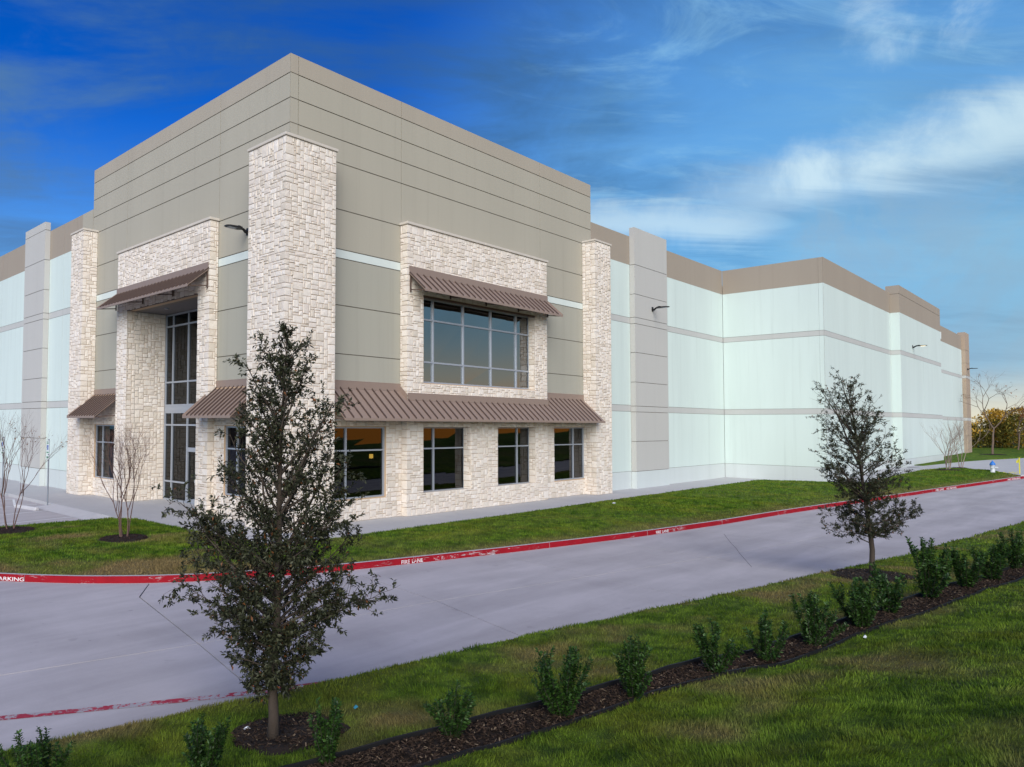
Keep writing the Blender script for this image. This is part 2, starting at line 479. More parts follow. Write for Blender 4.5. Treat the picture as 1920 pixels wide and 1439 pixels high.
# ------------------------------------------------------------------ mesh helpers
class MB:
    def __init__(s):
        s.v, s.f, s.mi = [], [], []

    def add(s, verts, faces, mi=0):
        o = len(s.v)
        s.v += [tuple(p) for p in verts]
        s.f += [tuple(i + o for i in f) for f in faces]
        s.mi += [mi] * len(faces)

    def box(s, a, b, mi=0):
        x0, y0, z0 = (min(p, q) for p, q in zip(a, b))
        x1, y1, z1 = (max(p, q) for p, q in zip(a, b))
        s.add([(x0, y0, z0), (x1, y0, z0), (x1, y1, z0), (x0, y1, z0), (x0, y0, z1), (x1, y0, z1), (x1, y1, z1), (x0, y1, z1)],
              [(0, 3, 2, 1), (4, 5, 6, 7), (0, 1, 5, 4), (1, 2, 6, 5), (2, 3, 7, 6), (3, 0, 4, 7)], mi)

    def hexa(s, p, mi=0):
        """8 corners: bottom ring 0-3, top ring 4-7"""
        s.add(p, [(0, 3, 2, 1), (4, 5, 6, 7), (0, 1, 5, 4), (1, 2, 6, 5), (2, 3, 7, 6), (3, 0, 4, 7)], mi)

    def prism(s, poly, z0, z1, mi=0):
        n = len(poly)
        g0 = z0 if callable(z0) else (lambda x, y: z0)
        g1 = z1 if callable(z1) else (lambda x, y: z1)
        vs_ = [(x, y, g0(x, y)) for x, y in poly] + [(x, y, g1(x, y)) for x, y in poly]
        s.add(vs_, [tuple(range(n - 1, -1, -1)), tuple(range(n, 2 * n))] + [(i, (i + 1) % n, n + (i + 1) % n, n + i) for i in range(n)], mi)

    def tube(s, pts, rad, sides=5, mi=0, cap=True):
        pts = [Vector(p) for p in pts]
        n = len(pts)
        if isinstance(rad, (int, float)):
            rad = [rad] * n
        vs_, fs = [], []
        ref = None
        for i, p in enumerate(pts):
            d = (pts[min(i + 1, n - 1)] - pts[max(i - 1, 0)])
            if d.length < 1e-9:
                d = Vector((0, 0, 1))
            d.normalize()
            if ref is None:
                ref = d.orthogonal().normalized()
            a = (ref - d * ref.dot(d))
            a = a.normalized() if a.length > 1e-6 else d.orthogonal().normalized()
            ref = a
            b = d.cross(a)
            for k in range(sides):
                w = 2 * math.pi * k / sides
                vs_.append(p + (a * math.cos(w) + b * math.sin(w)) * rad[i])
        for i in range(n - 1):
            for k in range(sides):
                k2 = (k + 1) % sides
                fs.append((i * sides + k, i * sides + k2, (i + 1) * sides + k2, (i + 1) * sides + k))
        if cap:
            fs.append(tuple(range(sides - 1, -1, -1)))
            fs.append(tuple((n - 1) * sides + k for k in range(sides)))
        s.add(vs_, fs, mi)

    def lathe(s, prof, c=(0, 0, 0), sides=16, mi=0):
        vs_, fs = [], []
        for r, z in prof:
            for k in range(sides):
                w = 2 * math.pi * k / sides
                vs_.append((c[0] + r * math.cos(w), c[1] + r * math.sin(w), c[2] + z))
        for i in range(len(prof) - 1):
            for k in range(sides):
                k2 = (k + 1) % sides
                fs.append((i * sides + k, i * sides + k2, (i + 1) * sides + k2, (i + 1) * sides + k))
        fs.append(tuple(range(sides - 1, -1, -1)))
        fs.append(tuple((len(prof) - 1) * sides + k for k in range(sides)))
        s.add(vs_, fs, mi)

    def build(s, name, mats, parent=None, smooth_=False, fix=True):
        me = bpy.data.meshes.new(name)
        me.from_pydata(s.v, [], s.f)
        if not isinstance(mats, (list, tuple)):
            mats = [mats]
        for x in mats:
            me.materials.append(M[x] if isinstance(x, str) else x)
        if len(mats) > 1:
            me.polygons.foreach_set('material_index', s.mi)
        if fix and len(s.f) < 20000:
            bm = bmesh.new(); bm.from_mesh(me)
            bmesh.ops.recalc_face_normals(bm, faces=bm.faces)
            bm.to_mesh(me); bm.free()
        if smooth_:
            me.polygons.foreach_set('use_smooth', [True] * len(me.polygons))
        o = bpy.data.objects.new(name, me)
        COL.objects.link(o)
        if parent:
            o.parent = parent
        return o

def np_mesh(name, verts, faces_tri, mat, parent=None, attr=None):
    """verts n x 3, faces m x 3 (numpy)"""
    me = bpy.data.meshes.new(name)
    nv, nf = len(verts), len(faces_tri)
    me.vertices.add(nv)
    me.vertices.foreach_set('co', np.asarray(verts, np.float32).ravel())
    me.loops.add(nf * 3)
    me.loops.foreach_set('vertex_index', np.asarray(faces_tri, np.int32).ravel())
    me.polygons.add(nf)
    me.polygons.foreach_set('loop_start', np.arange(0, nf * 3, 3, dtype=np.int32))
    me.polygons.foreach_set('loop_total', np.full(nf, 3, np.int32))
    me.materials.append(M[mat] if isinstance(mat, str) else mat)
    if attr is not None:
        a = me.attributes.new('dry', 'FLOAT', 'POINT')
        a.data.foreach_set('value', np.asarray(attr, np.float32))
    me.update()
    me.validate()
    o = bpy.data.objects.new(name, me)
    COL.objects.link(o)
    if parent:
        o.parent = parent
    return o

def tag(o, label=None, cat=None, group=None, kind=None):
    for k, v in (('label', label), ('category', cat), ('group', group), ('kind', kind)):
        if v:
            o[k] = v
    return o

def thing(name, label, cat, loc=(0, 0, 0), rz=0.0, group=None):
    o = bpy.data.objects.new(name, None)
    o.empty_display_size = .3
    COL.objects.link(o)
    o.location = loc
    o.rotation_euler = (0, 0, rz)
    return tag(o, label, cat, group)

def copy_tree(o, parent=None):
    c = o.copy()
    COL.objects.link(c)
    c.parent = parent
    for ch in [x for x in bpy.data.objects if x.parent == o]:
        copy_tree(ch, c)
    return c

def vnoise(x, y, seed=0):
    """smooth value noise 0..1"""
    xi, yi = np.floor(x).astype(np.int64), np.floor(y).astype(np.int64)
    fx, fy = x - xi, y - yi
    fx, fy = fx * fx * (3 - 2 * fx), fy * fy * (3 - 2 * fy)
    def h(a, b):
        n = (a * 374761393 + b * 668265263 + seed * 974634721) & 0xffffffff
        n = ((n ^ (n >> 13)) * 1274126177) & 0xffffffff
        return ((n ^ (n >> 16)) & 0xffff) / 65535.0
    return (h(xi, yi) * (1 - fx) + h(xi + 1, yi) * fx) * (1 - fy) + (h(xi, yi + 1) * (1 - fx) + h(xi + 1, yi + 1) * fx) * fy

def gz(x):
    """the site rises a little towards its far end"""
    t = np.clip((np.asarray(x, float) - 34) / 26, 0, 1)
    return .4 * t * t * (3 - 2 * t)

# ------------------------------------------------------------------ ground, road, kerb
NEAR = [(-60, -4.0), (-30, -8.3), (-16, -10.35), (-12.4, -10.9), (-8.0, -11.7), (-4.3, -12.22), (2.4, -13.45), (10.3, -14.85), (15.8, -15.5), (23.5, -16.4), (60, -21), (120, -28.5)]
NX = np.array([p[0] for p in NEAR]); NY = np.array([p[1] for p in NEAR])
TP = np.array([-1, 0, .25, 1.6, 3.0, 4.0, 6.0, 9.0, 12.0, 18.0, 60.0, 400.])
TZ = np.array([-.15, -.125, -.05, .02, .27, .34, .75, 1.5, 1.85, 1.9, -1.5, -22.])

def near_t(x, y):
    return (np.interp(x, NX, NY) - y) * .987

def bank_z(x, y):
    x = np.asarray(x, float); y = np.asarray(y, float)
    t = near_t(x, y)
    b = (vnoise(x * .8, y * .8, 3) - .5) * .07 * np.clip(t, 0, 1) + (vnoise(x * 2.7, y * 2.7, 5) - .5) * .03 * np.clip(t * 2, 0, 1)
    return np.interp(t, TP, TZ) + b + gz(x)

def dry_near(x, y):
    n = vnoise(x * .55 + 9, y * .9, 11) * .6 + vnoise(x * 1.7, y * 2.2, 12) * .4
    t = near_t(x, y)
    return np.clip((n - .50) * 2.6, 0, .75) * np.clip(1.15 - t * .08, .4, 1) + .08

# pairs: kerb back edge -> inner edge of the lawn along the building
KERB = [(-11.7, 12.0), (-11.65, 6.0), (-11.3, 2.2), (-10.6, .3), (-9.5, -1.4), (-8.3, -2.8), (-7.0, -3.9), (-6.2, -4.4), (-4.4, -5.2), (-2.7, -5.8), (-1.0, -6.22), (2.3, -6.95), (5.4, -7.55), (8.6, -8.12),
        (11.2, -8.45), (14.0, -8.78), (19.4, -9.25), (25.6, -9.95), (31.9, -10.75), (36.5, -11.3), (39.9, -11.82), (45.5, -12.94), (49.5, -13.75), (51.7, -14.2)]
INNER = [(-11.5, 12.2), (-11.4, 6.8), (-9.5, 6.8), (-7.0, 6.72), (-4.6, 6.62), (-3.2, 6.45), (-2.6, 5.6), (-2.5, 2.0), (-2.5, -.8), (-2.5, -2.2), (-1.4, -2.5), (2.3, -2.5), (5.4, -2.5), (8.6, -2.5),
         (11.2, -2.48), (14.0, -2.45), (19.4, -2.4), (25.6, -2.35), (31.9, -2.3), (37.4, -2.3), (37.75, -7.8), (47.0, -7.95), (54.0, -8.4), (58.0, -9.2)]

def normal2(pl, i):
    a = Vector(pl[max(i - 1, 0)]); b = Vector(pl[min(i + 1, len(pl) - 1)])
    d = (b - a).normalized()
    return Vector((-d.y, d.x))          # to the left of travel = towards the building

def offset(pl, d):
    return [tuple(Vector(p) + normal2(pl, i) * d) for i, p in enumerate(pl)]

def resample(pl, step):
    """a smooth curve through the points"""
    pts = [Vector(p) for p in pl]
    out = []
    for i in range(len(pts) - 1):
        p0, p1, p2, p3 = pts[max(i - 1, 0)], pts[i], pts[i + 1], pts[min(i + 2, len(pts) - 1)]
        n = max(1, int((p2 - p1).length / step))
        for k in range(n):
            t = k / n
            m1 = (p2 - p0) * .5 * .9; m2 = (p3 - p1) * .5 * .9
            L = (p2 - p1).length
            for mm, q in ((m1, p2 - p0), (m2, p3 - p1)):
                if q.length > 1e-6:
                    mm *= min(1.0, L / max(q.length * .5, 1e-6))
            t2, t3 = t * t, t * t * t
            out.append(tuple((2 * t3 - 3 * t2 + 1) * p1 + (t3 - 2 * t2 + t) * m1 + (-2 * t3 + 3 * t2) * p2 + (t3 - t2) * m2))
    out.append(tuple(pts[-1]))
    return out

# far ground
gx = np.concatenate([np.linspace(-900, -80, 8), np.linspace(-60, 140, 21), np.linspace(180, 900, 8)])
gy = np.concatenate([np.linspace(-500, -60, 8), np.linspace(-45, 90, 18), np.linspace(130, 900, 7)])
mb = MB()
for y in gy:
    for x in gx:
        z = -.5 + float(gz(x))
        z += float(np.interp(-y, [30, 60, 500], [0, -3.0, -25])) if y < -30 else 0  # unseen fall to the south, shaped so low panes reflect sky
        mb.v.append((x, y, z))
nx_ = len(gx)
for j in range(len(gy) - 1):
    for i in range(nx_ - 1):
        mb.f.append((j * nx_ + i, j * nx_ + i + 1, (j + 1) * nx_ + i + 1, (j + 1) * nx_ + i)); mb.mi.append(0)
tag(mb.build('ground', 'soil', fix=False), 'open brown ground reaching to the horizon', None, None, 'structure')

# road bed (seen only in the saw-cut joints) and its concrete slabs
road = MB()
xs = [-70, -40, -20, 0, 20, 34, 40, 46, 52, 58, 64, 100, 140]
for a, b in zip(xs[:-1], xs[1:]):
    za, zb = float(gz(a)) - .19, float(gz(b)) - .19
    road.add([(a, -24, za), (b, -24, zb), (b, 90, zb), (a, 90, za)], [(0, 1, 2, 3)])
road_o = tag(road.build('road', 'gap', fix=False), 'pale concrete fire lane between the lawns', None, None, 'structure')

def slab(poly, par, mat, ztop, gap=.016, name='slab', depth=.06):
    n = len(poly)
    ar = sum(poly[i][0] * poly[(i + 1) % n][1] - poly[(i + 1) % n][0] * poly[i][1] for i in range(n))
    sg = 1 if ar > 0 else -1
    q = []
    for i in range(n):
        p = Vector(poly[i]); d0 = (p - Vector(poly[i - 1])).normalized(); d1 = (Vector(poly[(i + 1) % n]) - p).normalized()
        m_ = (Vector((-d0.y, d0.x)) + Vector((-d1.y, d1.x))) * sg
        q.append(tuple(p + (m_.normalized() * gap if m_.length > .1 else m_)))
    b = MB()
    b.prism(q, lambda x, y: ztop(x, y) - depth, ztop)
    return b.build(name, mat, par)

def rz_(x, y):
    return float(gz(x)) - .17

KS = resample(KERB, .5)
KSx = np.array([p[0] for p in KS]); KSy = np.array([p[1] for p in KS])

def kerb_between(p, q):
    """the kerb curve's own points between two points on it"""
    i = min(range(len(KS)), key=lambda k: (KS[k][0] - p[0]) ** 2 + (KS[k][1] - p[1]) ** 2)
    j = min(range(len(KS)), key=lambda k: (KS[k][0] - q[0]) ** 2 + (KS[k][1] - q[1]) ** 2)
    s = KS[min(i, j) + 1:max(i, j)]
    return s if i < j else s[::-1]

def nearp(x):
    return (x, float(np.interp(x, NX, NY)) - .8)

# transverse joints: kerb point, middle point, near-edge point
ST = [((-7.0, -3.9), (-8.6, -8.75), nearp(-9.4)), ((-2.6, -5.85), (-3.3, -9.45), nearp(-4.4))]
for k, kx in enumerate((2.2, 7.0, 11.8, 16.6, 21.4, 26.2, 31.0, 35.8, 40.6, 45.4, 50.2)):
    ky = float(np.interp(kx, KSx[20:], KSy[20:]))
    n_ = nearp(kx - 1.3)
    ST.append(((kx, ky), (kx - .65, (ky * .52 + n_[1] * .48)), n_))
for a, b in zip(ST[:-1], ST[1:]):
    slab([a[0]] + kerb_between(a[0], b[0]) + [b[0], b[1], a[1]] + ([(-7.8, -5.0)] if a is ST[0] else []), road_o, 'road', rz_)
    slab([a[1], b[1], b[2], a[2]], road_o, 'road', rz_)
# the bend at the left, and what lies past the picture's left edge
a = ST[0]
slab([a[0], (-7.8, -5.0), a[1], (-11.6, -8.15), (-16.0, -7.4), (-15.6, -2.0), (-10.3, -.25)] + kerb_between((-10.3, -.25), a[0]), road_o, 'road', rz_)
slab([a[1], a[2], nearp(-12.4), nearp(-16.0), (-16.0, -7.4), (-11.6, -8.15)], road_o, 'road', rz_)
slab([(-16.0, -7.4), nearp(-16.0), nearp(-30), (-30, -5.5)], road_o, 'road', rz_)
slab([(-16.0, -7.4), (-30, -5.5), (-30, 8), (-11.75, 8), (-11.65, 6.0), (-11.3, 2.2), (-10.6, .3), (-10.3, -.25), (-15.6, -2.0)], road_o, 'road', rz_)
slab([(50.2, -13.9), (51.7, -14.2), (53.0, -14.0), (75, -14.0), (75, -20), (49.6, -19.5)], road_o, 'road', rz_)
slab([(75, -14.0), (140, -14.0), (140, -24), (75, -24)], road_o, 'road', rz_)

# worn red fire-lane line on the near side of the road
ln = [(-15.5, -8.0), (-14.0, -8.75), (-12.1, -9.8), (-11.5, -10.1), (-9.7, -10.98), (-8.9, -11.32), (-8.0, -11.66), (-6.9, -11.98), (-5.6, -12.2)]
ls = resample(ln, .4)
b = MB()
o1, o2 = offset(ls, .075), offset(ls, -.075)
for i in range(len(ls) - 1):
    b.add([(*o1[i], -.165), (*o1[i + 1], -.165), (*o2[i + 1], -.165), (*o2[i], -.165)], [(0, 1, 2, 3)])
tag(b.build('painted_line', 'red_line', fix=False), 'worn red fire-lane line on the near side of the road', None, None, 'structure')
# pale scuffs, a crack
b = MB()
cr = [(11.5, -9.75), (9.6, -10.66), (8.7, -11.13), (7.7, -11.6), (5.8, -12.55)]
co1, co2 = offset(cr, .005), offset(cr, -.005)
for i in range(len(cr) - 1):
    b.add([(*co1[i], -.166), (*co1[i + 1], -.166), (*co2[i + 1], -.166), (*co2[i], -.166)], [(0, 1, 2, 3)])
tag(b.build('road_crack', 'gap', road_o, fix=False))

# kerb, in cast segments with the fire-lane lettering on its face
kerb_o = tag(bpy.data.objects.new('kerb', None), 'red painted kerb along the fire lane', None, None, 'structure')
COL.objects.link(kerb_o)

def kerb_segment(pl):
    back, mid, face_t = offset(pl, .15), offset(pl, .035), offset(pl, .012)
    b = MB()
    n = len(pl)
    rows = []
    for i in range(n):
        g = float(gz(pl[i][0]))
        rows.append([(*back[i], g - .30), (*back[i], g - .012), (*mid[i], g - .010), (*face_t[i], g - .022), (*pl[i], g - .17), (*pl[i], g - .30)])
    for i in range(n - 1):
        for k in range(5):
            b.add([rows[i][k], rows[i + 1][k], rows[i + 1][k + 1], rows[i][k + 1]], [(0, 1, 2, 3)], 1 if k in (2, 3) else 0)
    for rr in (rows[0], rows[-1]):
        b.add(rr, [tuple(range(6))])
    return b.build('kerb_segment', ['kerbc', 'red'], kerb_o, fix=False)

acc, seg, cuts = 0.0, [KS[0]], 0
for p, q in zip(KS[:-1], KS[1:]):
    L = math.dist(p, q)
    seg.append(q); acc += L
    if acc > 4.6:
        d = Vector(q) - Vector(p); d.normalize()
        seg[-1] = tuple(Vector(q) - d * .012)
        kerb_segment(seg)
        seg = [q]; acc = 0
if len(seg) > 1:
    kerb_segment(seg)

def lettering(txt, p0, p1, h, mat):
    """stencilled words on the kerb's face from p0 to p1"""
    cu = bpy.data.curves.new('lettering', 'FONT')
    cu.body = txt
    cu.size = 1
    cu.space_word = 1.4
    cu.offset = .012
    o = bpy.data.objects.new('lettering', cu)
    COL.objects.link(o)
    dg = bpy.context.evaluated_depsgraph_get()
    me = bpy.data.meshes.new_from_object(o.evaluated_get(dg))
    COL.objects.unlink(o)
    bpy.data.objects.remove(o)
    xs_ = [v.co.x for v in me.vertices]; ys_ = [v.co.y for v in me.vertices]
    w0, w1, h0, h1 = min(xs_), max(xs_), min(ys_), max(ys_)
    ia = min(range(len(KS)), key=lambda k: math.dist(KS[k], p0)); ib = min(range(len(KS)), key=lambda k: math.dist(KS[k], p1))
    run = [tuple(p0)] + KS[ia + 1:ib] + [tuple(p1)]
    cum = [0.0]
    for p, q in zip(run[:-1], run[1:]):
        cum.append(cum[-1] + math.dist(p, q))
    for v in me.vertices:
        f = (v.co.x - w0) / (w1 - w0) * cum[-1]
        g = (v.co.y - h0) / (h1 - h0)
        x, y = float(np.interp(f, cum, [p[0] for p in run])), float(np.interp(f, cum, [p[1] for p in run]))
        i = min(max(int(np.searchsorted(cum, f)) - 1, 0), len(run) - 2)
        d = (Vector(run[i + 1]) - Vector(run[i])).normalized(); n_ = Vector((-d.y, d.x))
        zz = float(gz(x)) - .155 + g * h
        k = (zz - float(gz(x)) + .17) / .148 * .012 - .006
        v.co = (x + n_.x * k, y + n_.y * k, zz)
    me.materials.append(M[mat])
    o = bpy.data.objects.new('lettering', me)
    COL.objects.link(o)
    o.parent = kerb_o
    return o

def ky(x):
    return (x, float(np.interp(x, KSx[14:], KSy[14:])))
lettering('FIRE LANE', ky(-.96), ky(-.28), .098, 'letter')
lettering('NO PARKING', ky(.06), ky(.89), .098, 'letter_old')
lettering('FIRE LANE', ky(9.58), ky(10.35), .10, 'letter')
lettering('NO PARKING', ky(10.62), ky(11.45), .10, 'letter_old')
lettering('FIRE LANE', ky(38.1), ky(39.3), .11, 'letter')
lettering('NO PARKING', ky(39.7), ky(41.1), .11, 'letter')
lettering('NO PARKING', ky(48.9), ky(51.0), .11, 'letter')
def kl(x):
    w = [p for p in KS if p[1] < 1.5]
    return (x, float(np.interp(x, [p[0] for p in w], [p[1] for p in w])))
i0 = min(range(len(KS)), key=lambda k: math.dist(KS[k], (-9.76, -1.03)))
i1 = min(range(len(KS)), key=lambda k: math.dist(KS[k], (-9.12, -1.86)))
lettering('NO PARKING', kl(-9.80), kl(-9.13), .085, 'letter')

# lawn between kerb and building
LO, LI = offset(KERB, .15), INNER
def lawn_z(x, y, f):
    return -.02 + .02 * f + .10 * np.sin(np.pi * f) * np.clip((x + 14) / 12, .4, 1) + gz(x) + (vnoise(x * .9, y * .9, 21) - .5) * .05 * np.sin(np.pi * f)

def dry_lawn(x, y, f):
    n = vnoise(x * .45, y * .8, 31) * .6 + vnoise(x * 1.5, y * 1.9, 32) * .4
    isl = np.clip((1 - x) / 5, 0, 1)
    return np.clip((n - .42) * 2.8, 0, .9) * (.12 + .88 * isl) + np.clip(1 - f * 5, 0, 1) * .75 * (.4 + .6 * n) + .03

OU, IN, prev = [], [], None
for i in range(len(KERB) - 1):
    n = max(2, int(math.dist(LO[i], LO[i + 1]) / .6))
    for k in range(n):
        f = k / n
        OU.append((LO[i][0] + (LO[i + 1][0] - LO[i][0]) * f, LO[i][1] + (LO[i + 1][1] - LO[i][1]) * f))
        IN.append((LI[i][0] + (LI[i + 1][0] - LI[i][0]) * f, LI[i][1] + (LI[i + 1][1] - LI[i][1]) * f))
OU.append(LO[-1]); IN.append(LI[-1])
OU.append((52.9, -13.5)); IN.append((56.6, -10.5))
OU.append((53.3, -12.9)); IN.append((54.8, -11.6))
OU, IN = np.array(OU), np.array(IN)
NF = 14
ff = np.linspace(0, 1, NF + 1)
LX = OU[:, None, 0] * (1 - ff) + IN[:, None, 0] * ff
LY = OU[:, None, 1] * (1 - ff) + IN[:, None, 1] * ff
LZ = lawn_z(LX, LY, ff[None, :])

def grid_mesh(name, X, Y, Z, mat, dry=None):
    nu, nv = X.shape
    v = np.stack([X.ravel(), Y.ravel(), Z.ravel()], 1)
    i, j = np.meshgrid(np.arange(nu - 1), np.arange(nv - 1), indexing='ij')
    a = (i * nv + j).ravel(); b_ = ((i + 1) * nv + j).ravel(); c = b_ + 1; d = a + 1
    f = np.concatenate([np.stack([a, b_, c], 1), np.stack([a, c, d], 1)])
    o = np_mesh(name, v, f, mat, attr=None if dry is None else dry.ravel())
    o.data.polygons.foreach_set('use_smooth', [True] * len(o.data.polygons))
    return o
tag(grid_mesh('lawn', LX, LY, LZ, 'lawn', dry_lawn(LX, LY, ff[None, :] + 0 * LX)), 'lawn between the red kerb and the building', None, None, 'structure')

# grassy bank on the near side
bx = np.concatenate([np.linspace(-60, -22, 14), np.arange(-20, 30, .4), np.linspace(31, 120, 40)])
bt = np.concatenate([np.array([0, .05, .12]), np.arange(.3, 12, .3), np.linspace(13, 60, 14), np.array([120, 250, 400])])
BX = bx[:, None] + 0 * bt[None, :]
wob = (vnoise(bx * 1.3, bx * 0, 41) - .5) * .22 + (vnoise(bx * 4, bx * 0, 42) - .5) * .08
BY = np.interp(bx, NX, NY)[:, None] + wob[:, None] * np.clip(1 - bt[None, :], 0, 1) - bt[None, :] / .987
BZ = bank_z(BX, BY)
BZ[:, 0] -= .10
tag(grid_mesh('lawn_bank', BX, BY, BZ, 'lawn', dry_near(BX, BY)), 'grassy bank on the near side of the road', None, None, 'structure')

# far lawn beyond the driveway and driveway concrete
b = MB()
b.prism([(53.0, -13.6), (53.3, -12.9), (54.8, -11.5), (58.2, -9.1), (56, -8.35), (58, -6.5), (140, -5), (140, -14.1), (53.2, -14.1)], lambda x, y: float(gz(x)) - .2, lambda x, y: float(gz(x)) - .02)
tag(b.build('driveway', 'walk'), 'pale concrete driveway past the far end of the lawn', None, None, 'structure')
f2 = [(60.5, -7.35), (69.0, -7.95), (80.0, -9.2), (90.6, -11.1), (104, -12.4), (150, -14), (150, 30), (99.4, 30), (99.4, -5.3), (73.9, -5.38), (73.8, -6.72), (60.5, -6.72)]
b = MB()
b.prism(f2, lambda x, y: float(gz(x)) - .25, lambda x, y: float(gz(x)) + .03 + .35 * max(0, min(1, (x - 85) / 30)))
far_lawn = tag(b.build('far_lawn', 'lawn'), 'lawn at the far end of the building', None, None, 'structure')

# ------------------------------------------------------------------ walks and parking lot
walk_o = tag(bpy.data.objects.new('pavement', None), 'concrete walk along the building', None, None, 'structure')
COL.objects.link(walk_o)
zf = lambda x, y: float(gz(x))
def walk_slab(x0, y0, x1, y1):
    b = MB()
    g = .006
    b.prism([(x0 + g, y0 + g), (x1 - g, y0 + g), (x1 - g, y1 - g), (x0 + g, y1 - g)], lambda x, y: zf(x, y) - .16, zf)
    b.build('slab', 'walk', walk_o)
x = -2.5
while x < 38:
    x2 = min(x + 2.55, 38.22)
    walk_slab(x, -2.5, x2, .0 if x2 < .1 else .05)
    x = x2
y = .0
while y < 6.4:
    walk_slab(-2.5, y, .0, y + 2.15)
    y += 2.15
walk_slab(0, 5.25, 1.7, 8.4); walk_slab(0, 8.4, 1.7, 11.5)
y = 6.45
while y < 44:
    walk_slab(-3.0, y, -.0, y + 2.4)
    y += 2.4
x = 36.3
while x < 56:
    b = MB()
    x2 = x + 2.2
    b.prism([(x + .006, -7.95 - max(0, x - 50) * .06), (x2 - .006, -7.95 - max(0, x2 - 50) * .06), (x2 - .006, -6.1), (x + .006, -6.1)], lambda a_, c_: zf(a_, c_) - .16, zf)
    b.build('slab', 'walk', walk_o)
    x = x2
# flared kerb ramp beside the parking lot
b = MB()
b.add([(-3.75, 7.6, -.135), (-3.0, 8.1, .002), (-3.0, 12.6, .002), (-3.75, 13.2, -.135), (-3.0, 7.2, -.135), (-3.0, 13.6, -.135)],
      [(0, 1, 2, 3), (0, 4, 1), (2, 5, 3)])
tag(b.build('kerb_ramp', 'kerbc', walk_o))
b = MB()
b.prism([(-60, 6.85), (-3.01, 6.85), (-3.01, 80), (-60, 80)], -.3, -.14)
lot = tag(b.build('parking_lot', 'road'), 'concrete parking lot left of the building', None, None, 'structure')
b = MB()
def stripe(p, q, w=.1):
    d = (Vector(q) - Vector(p)).normalized(); n_ = Vector((-d.y, d.x)) * w / 2
    P, Q = Vector(p), Vector(q)
    b.add([(*(P + n_), -.135), (*(Q + n_), -.135), (*(Q - n_), -.135), (*(P - n_), -.135)], [(0, 1, 2, 3)])
stripe((-9.5, 7.9), (-3.05, 8.95)); stripe((-9.0, 10.55), (-3.15, 11.6))
stripe((-9.5, 13.2), (-3.2, 14.2)); stripe((-9.5, 16.2), (-3.2, 17.2))
for k in range(5):
    stripe((-4.2 - k * 1.1, 14.0 - k * .18), (-3.3 - k * 1.1, 17.0 - k * .18))
tag(b.build('parking_lines', 'whitep', lot, fix=False), None, None, None, 'stuff')

# ------------------------------------------------------------------ building
B = thing('warehouse_building', 'large tilt-up concrete warehouse with beige corner tower and pale stone entrance', 'building')

ZT, R1, R2, R3, R4, R5, S1, S2, R8, R9 = 16.395, 15.744, 14.862, 13.984, 13.116, 11.398, 9.938, 9.608, 7.885, 6.112
WT, WB, B1, B2, B3, B4, BB = 14.41, 12.753, 9.721, 9.382, 4.72, 4.363, .985
FL = 5.12

def place(o, plane):
    """(u, z, d) -> world: o 'S' faces -y at y=plane, 'W' faces -x at x=plane; d is outwards"""
    if o == 'S':
        return lambda u, z, d: (u, plane - d, z)
    return lambda u, z, d: (plane - d, u, z)

def rect_boxes(u0, u1, z0, z1, holes):
    """split a rectangle round holes"""
    zs = sorted({z0, z1, *[h for q in holes for h in (q[2], q[3]) if z0 < h < z1]})
    for a, c in zip(zs[:-1], zs[1:]):
        cut = sorted([(max(q[0], u0), min(q[1], u1)) for q in holes if q[2] <= a + 1e-6 and q[3] >= c - 1e-6 and q[1] > u0 and q[0] < u1])
        s = u0
        for h0, h1 in cut:
            if h0 > s + 1e-6:
                yield s, h0, a, c
            s = max(s, h1)
        if s < u1 - 1e-6:
            yield s, u1, a, c

def panel(o, plane, u0, u1, rows, holes=(), thick=.26, label=None, groove=.03, gl=.013, gr=.013, solid=False):
    """one tilt-up panel: rows = [(z0, z1, material, gap above)] standing proud of a backing, reveals between them"""
    P = place(o, plane)
    mats = ['caulk']
    b = MB()
    def bx(u_, w_, a, c, d0, d1, mi):
        b.box(P(u_, a, d0), P(w_, c, d1), mi)
    zt = max(r[1] for r in rows)
    e = groove if solid else 0
    for q in rect_boxes(u0 + e, u1 - e, 0 if rows[0][0] <= .01 else rows[0][0], zt - .012 - e, holes):
        bx(*q, -thick - (.001 if solid else 0), -groove, 0)
    for z0, z1, mt, gap in rows:
        if mt not in mats:
            mats.append(mt)
        mi = mats.index(mt)
        for q in rect_boxes(u0 + gl, u1 - gr, z0, z1 - gap, holes):
            bx(*q, -thick if solid else -groove + .002, 0, mi)
    if rows[-1][1] > 12 and not solid:                       # back of the parapet in its own paint
        mi = mats.index(rows[-1][2])
        bx(u0 + .002, u1 - .002, zt - .02, zt, -thick - .03, -.0005 - groove * 0, mi)
    ob = b.build('wall_panel', mats, B)
    if label:
        ob['label'] = label
    return ob

G, H = .034, .004
tower_rows = [(0, FL - .6, 'sage_low', G), (FL - .6, R9, 'sage_low', G), (R9, R8, 'sage_low', G), (R8, S2, 'sage_low', G), (S2, S1, 'stripe', G), (S1, R5, 'sage', G), (R5, R4, 'sage', G), (R4, R3, 'sage', G), (R3, R2, 'sage', G), (R2, R1, 'sage', G), (R1, ZT, 'sage_top', 0)]
ware_rows = [(0, BB, 'base', .018), (BB, B4, 'mint', .018), (B4, B3, 'band', .018), (B3, B2, 'mint', .018), (B2, B1, 'band', .018), (B1, WB, 'mint', H), (WB, WT, 'tan', 0)]
XJ2, XJ3, XE, YJ2, YJ3, YE = 5.575, 15.408, 20.27, 4.434, 12.393, 16.24
W1 = (1.72, 4.66, .82, 3.45); W2 = (6.51, 9.55, .82, 3.45); W3 = (11.42, 14.43, .82, 3.45); W4 = (16.42, 19.34, .82, 3.45)
WU = (6.40, 14.46, 5.22, 8.70)
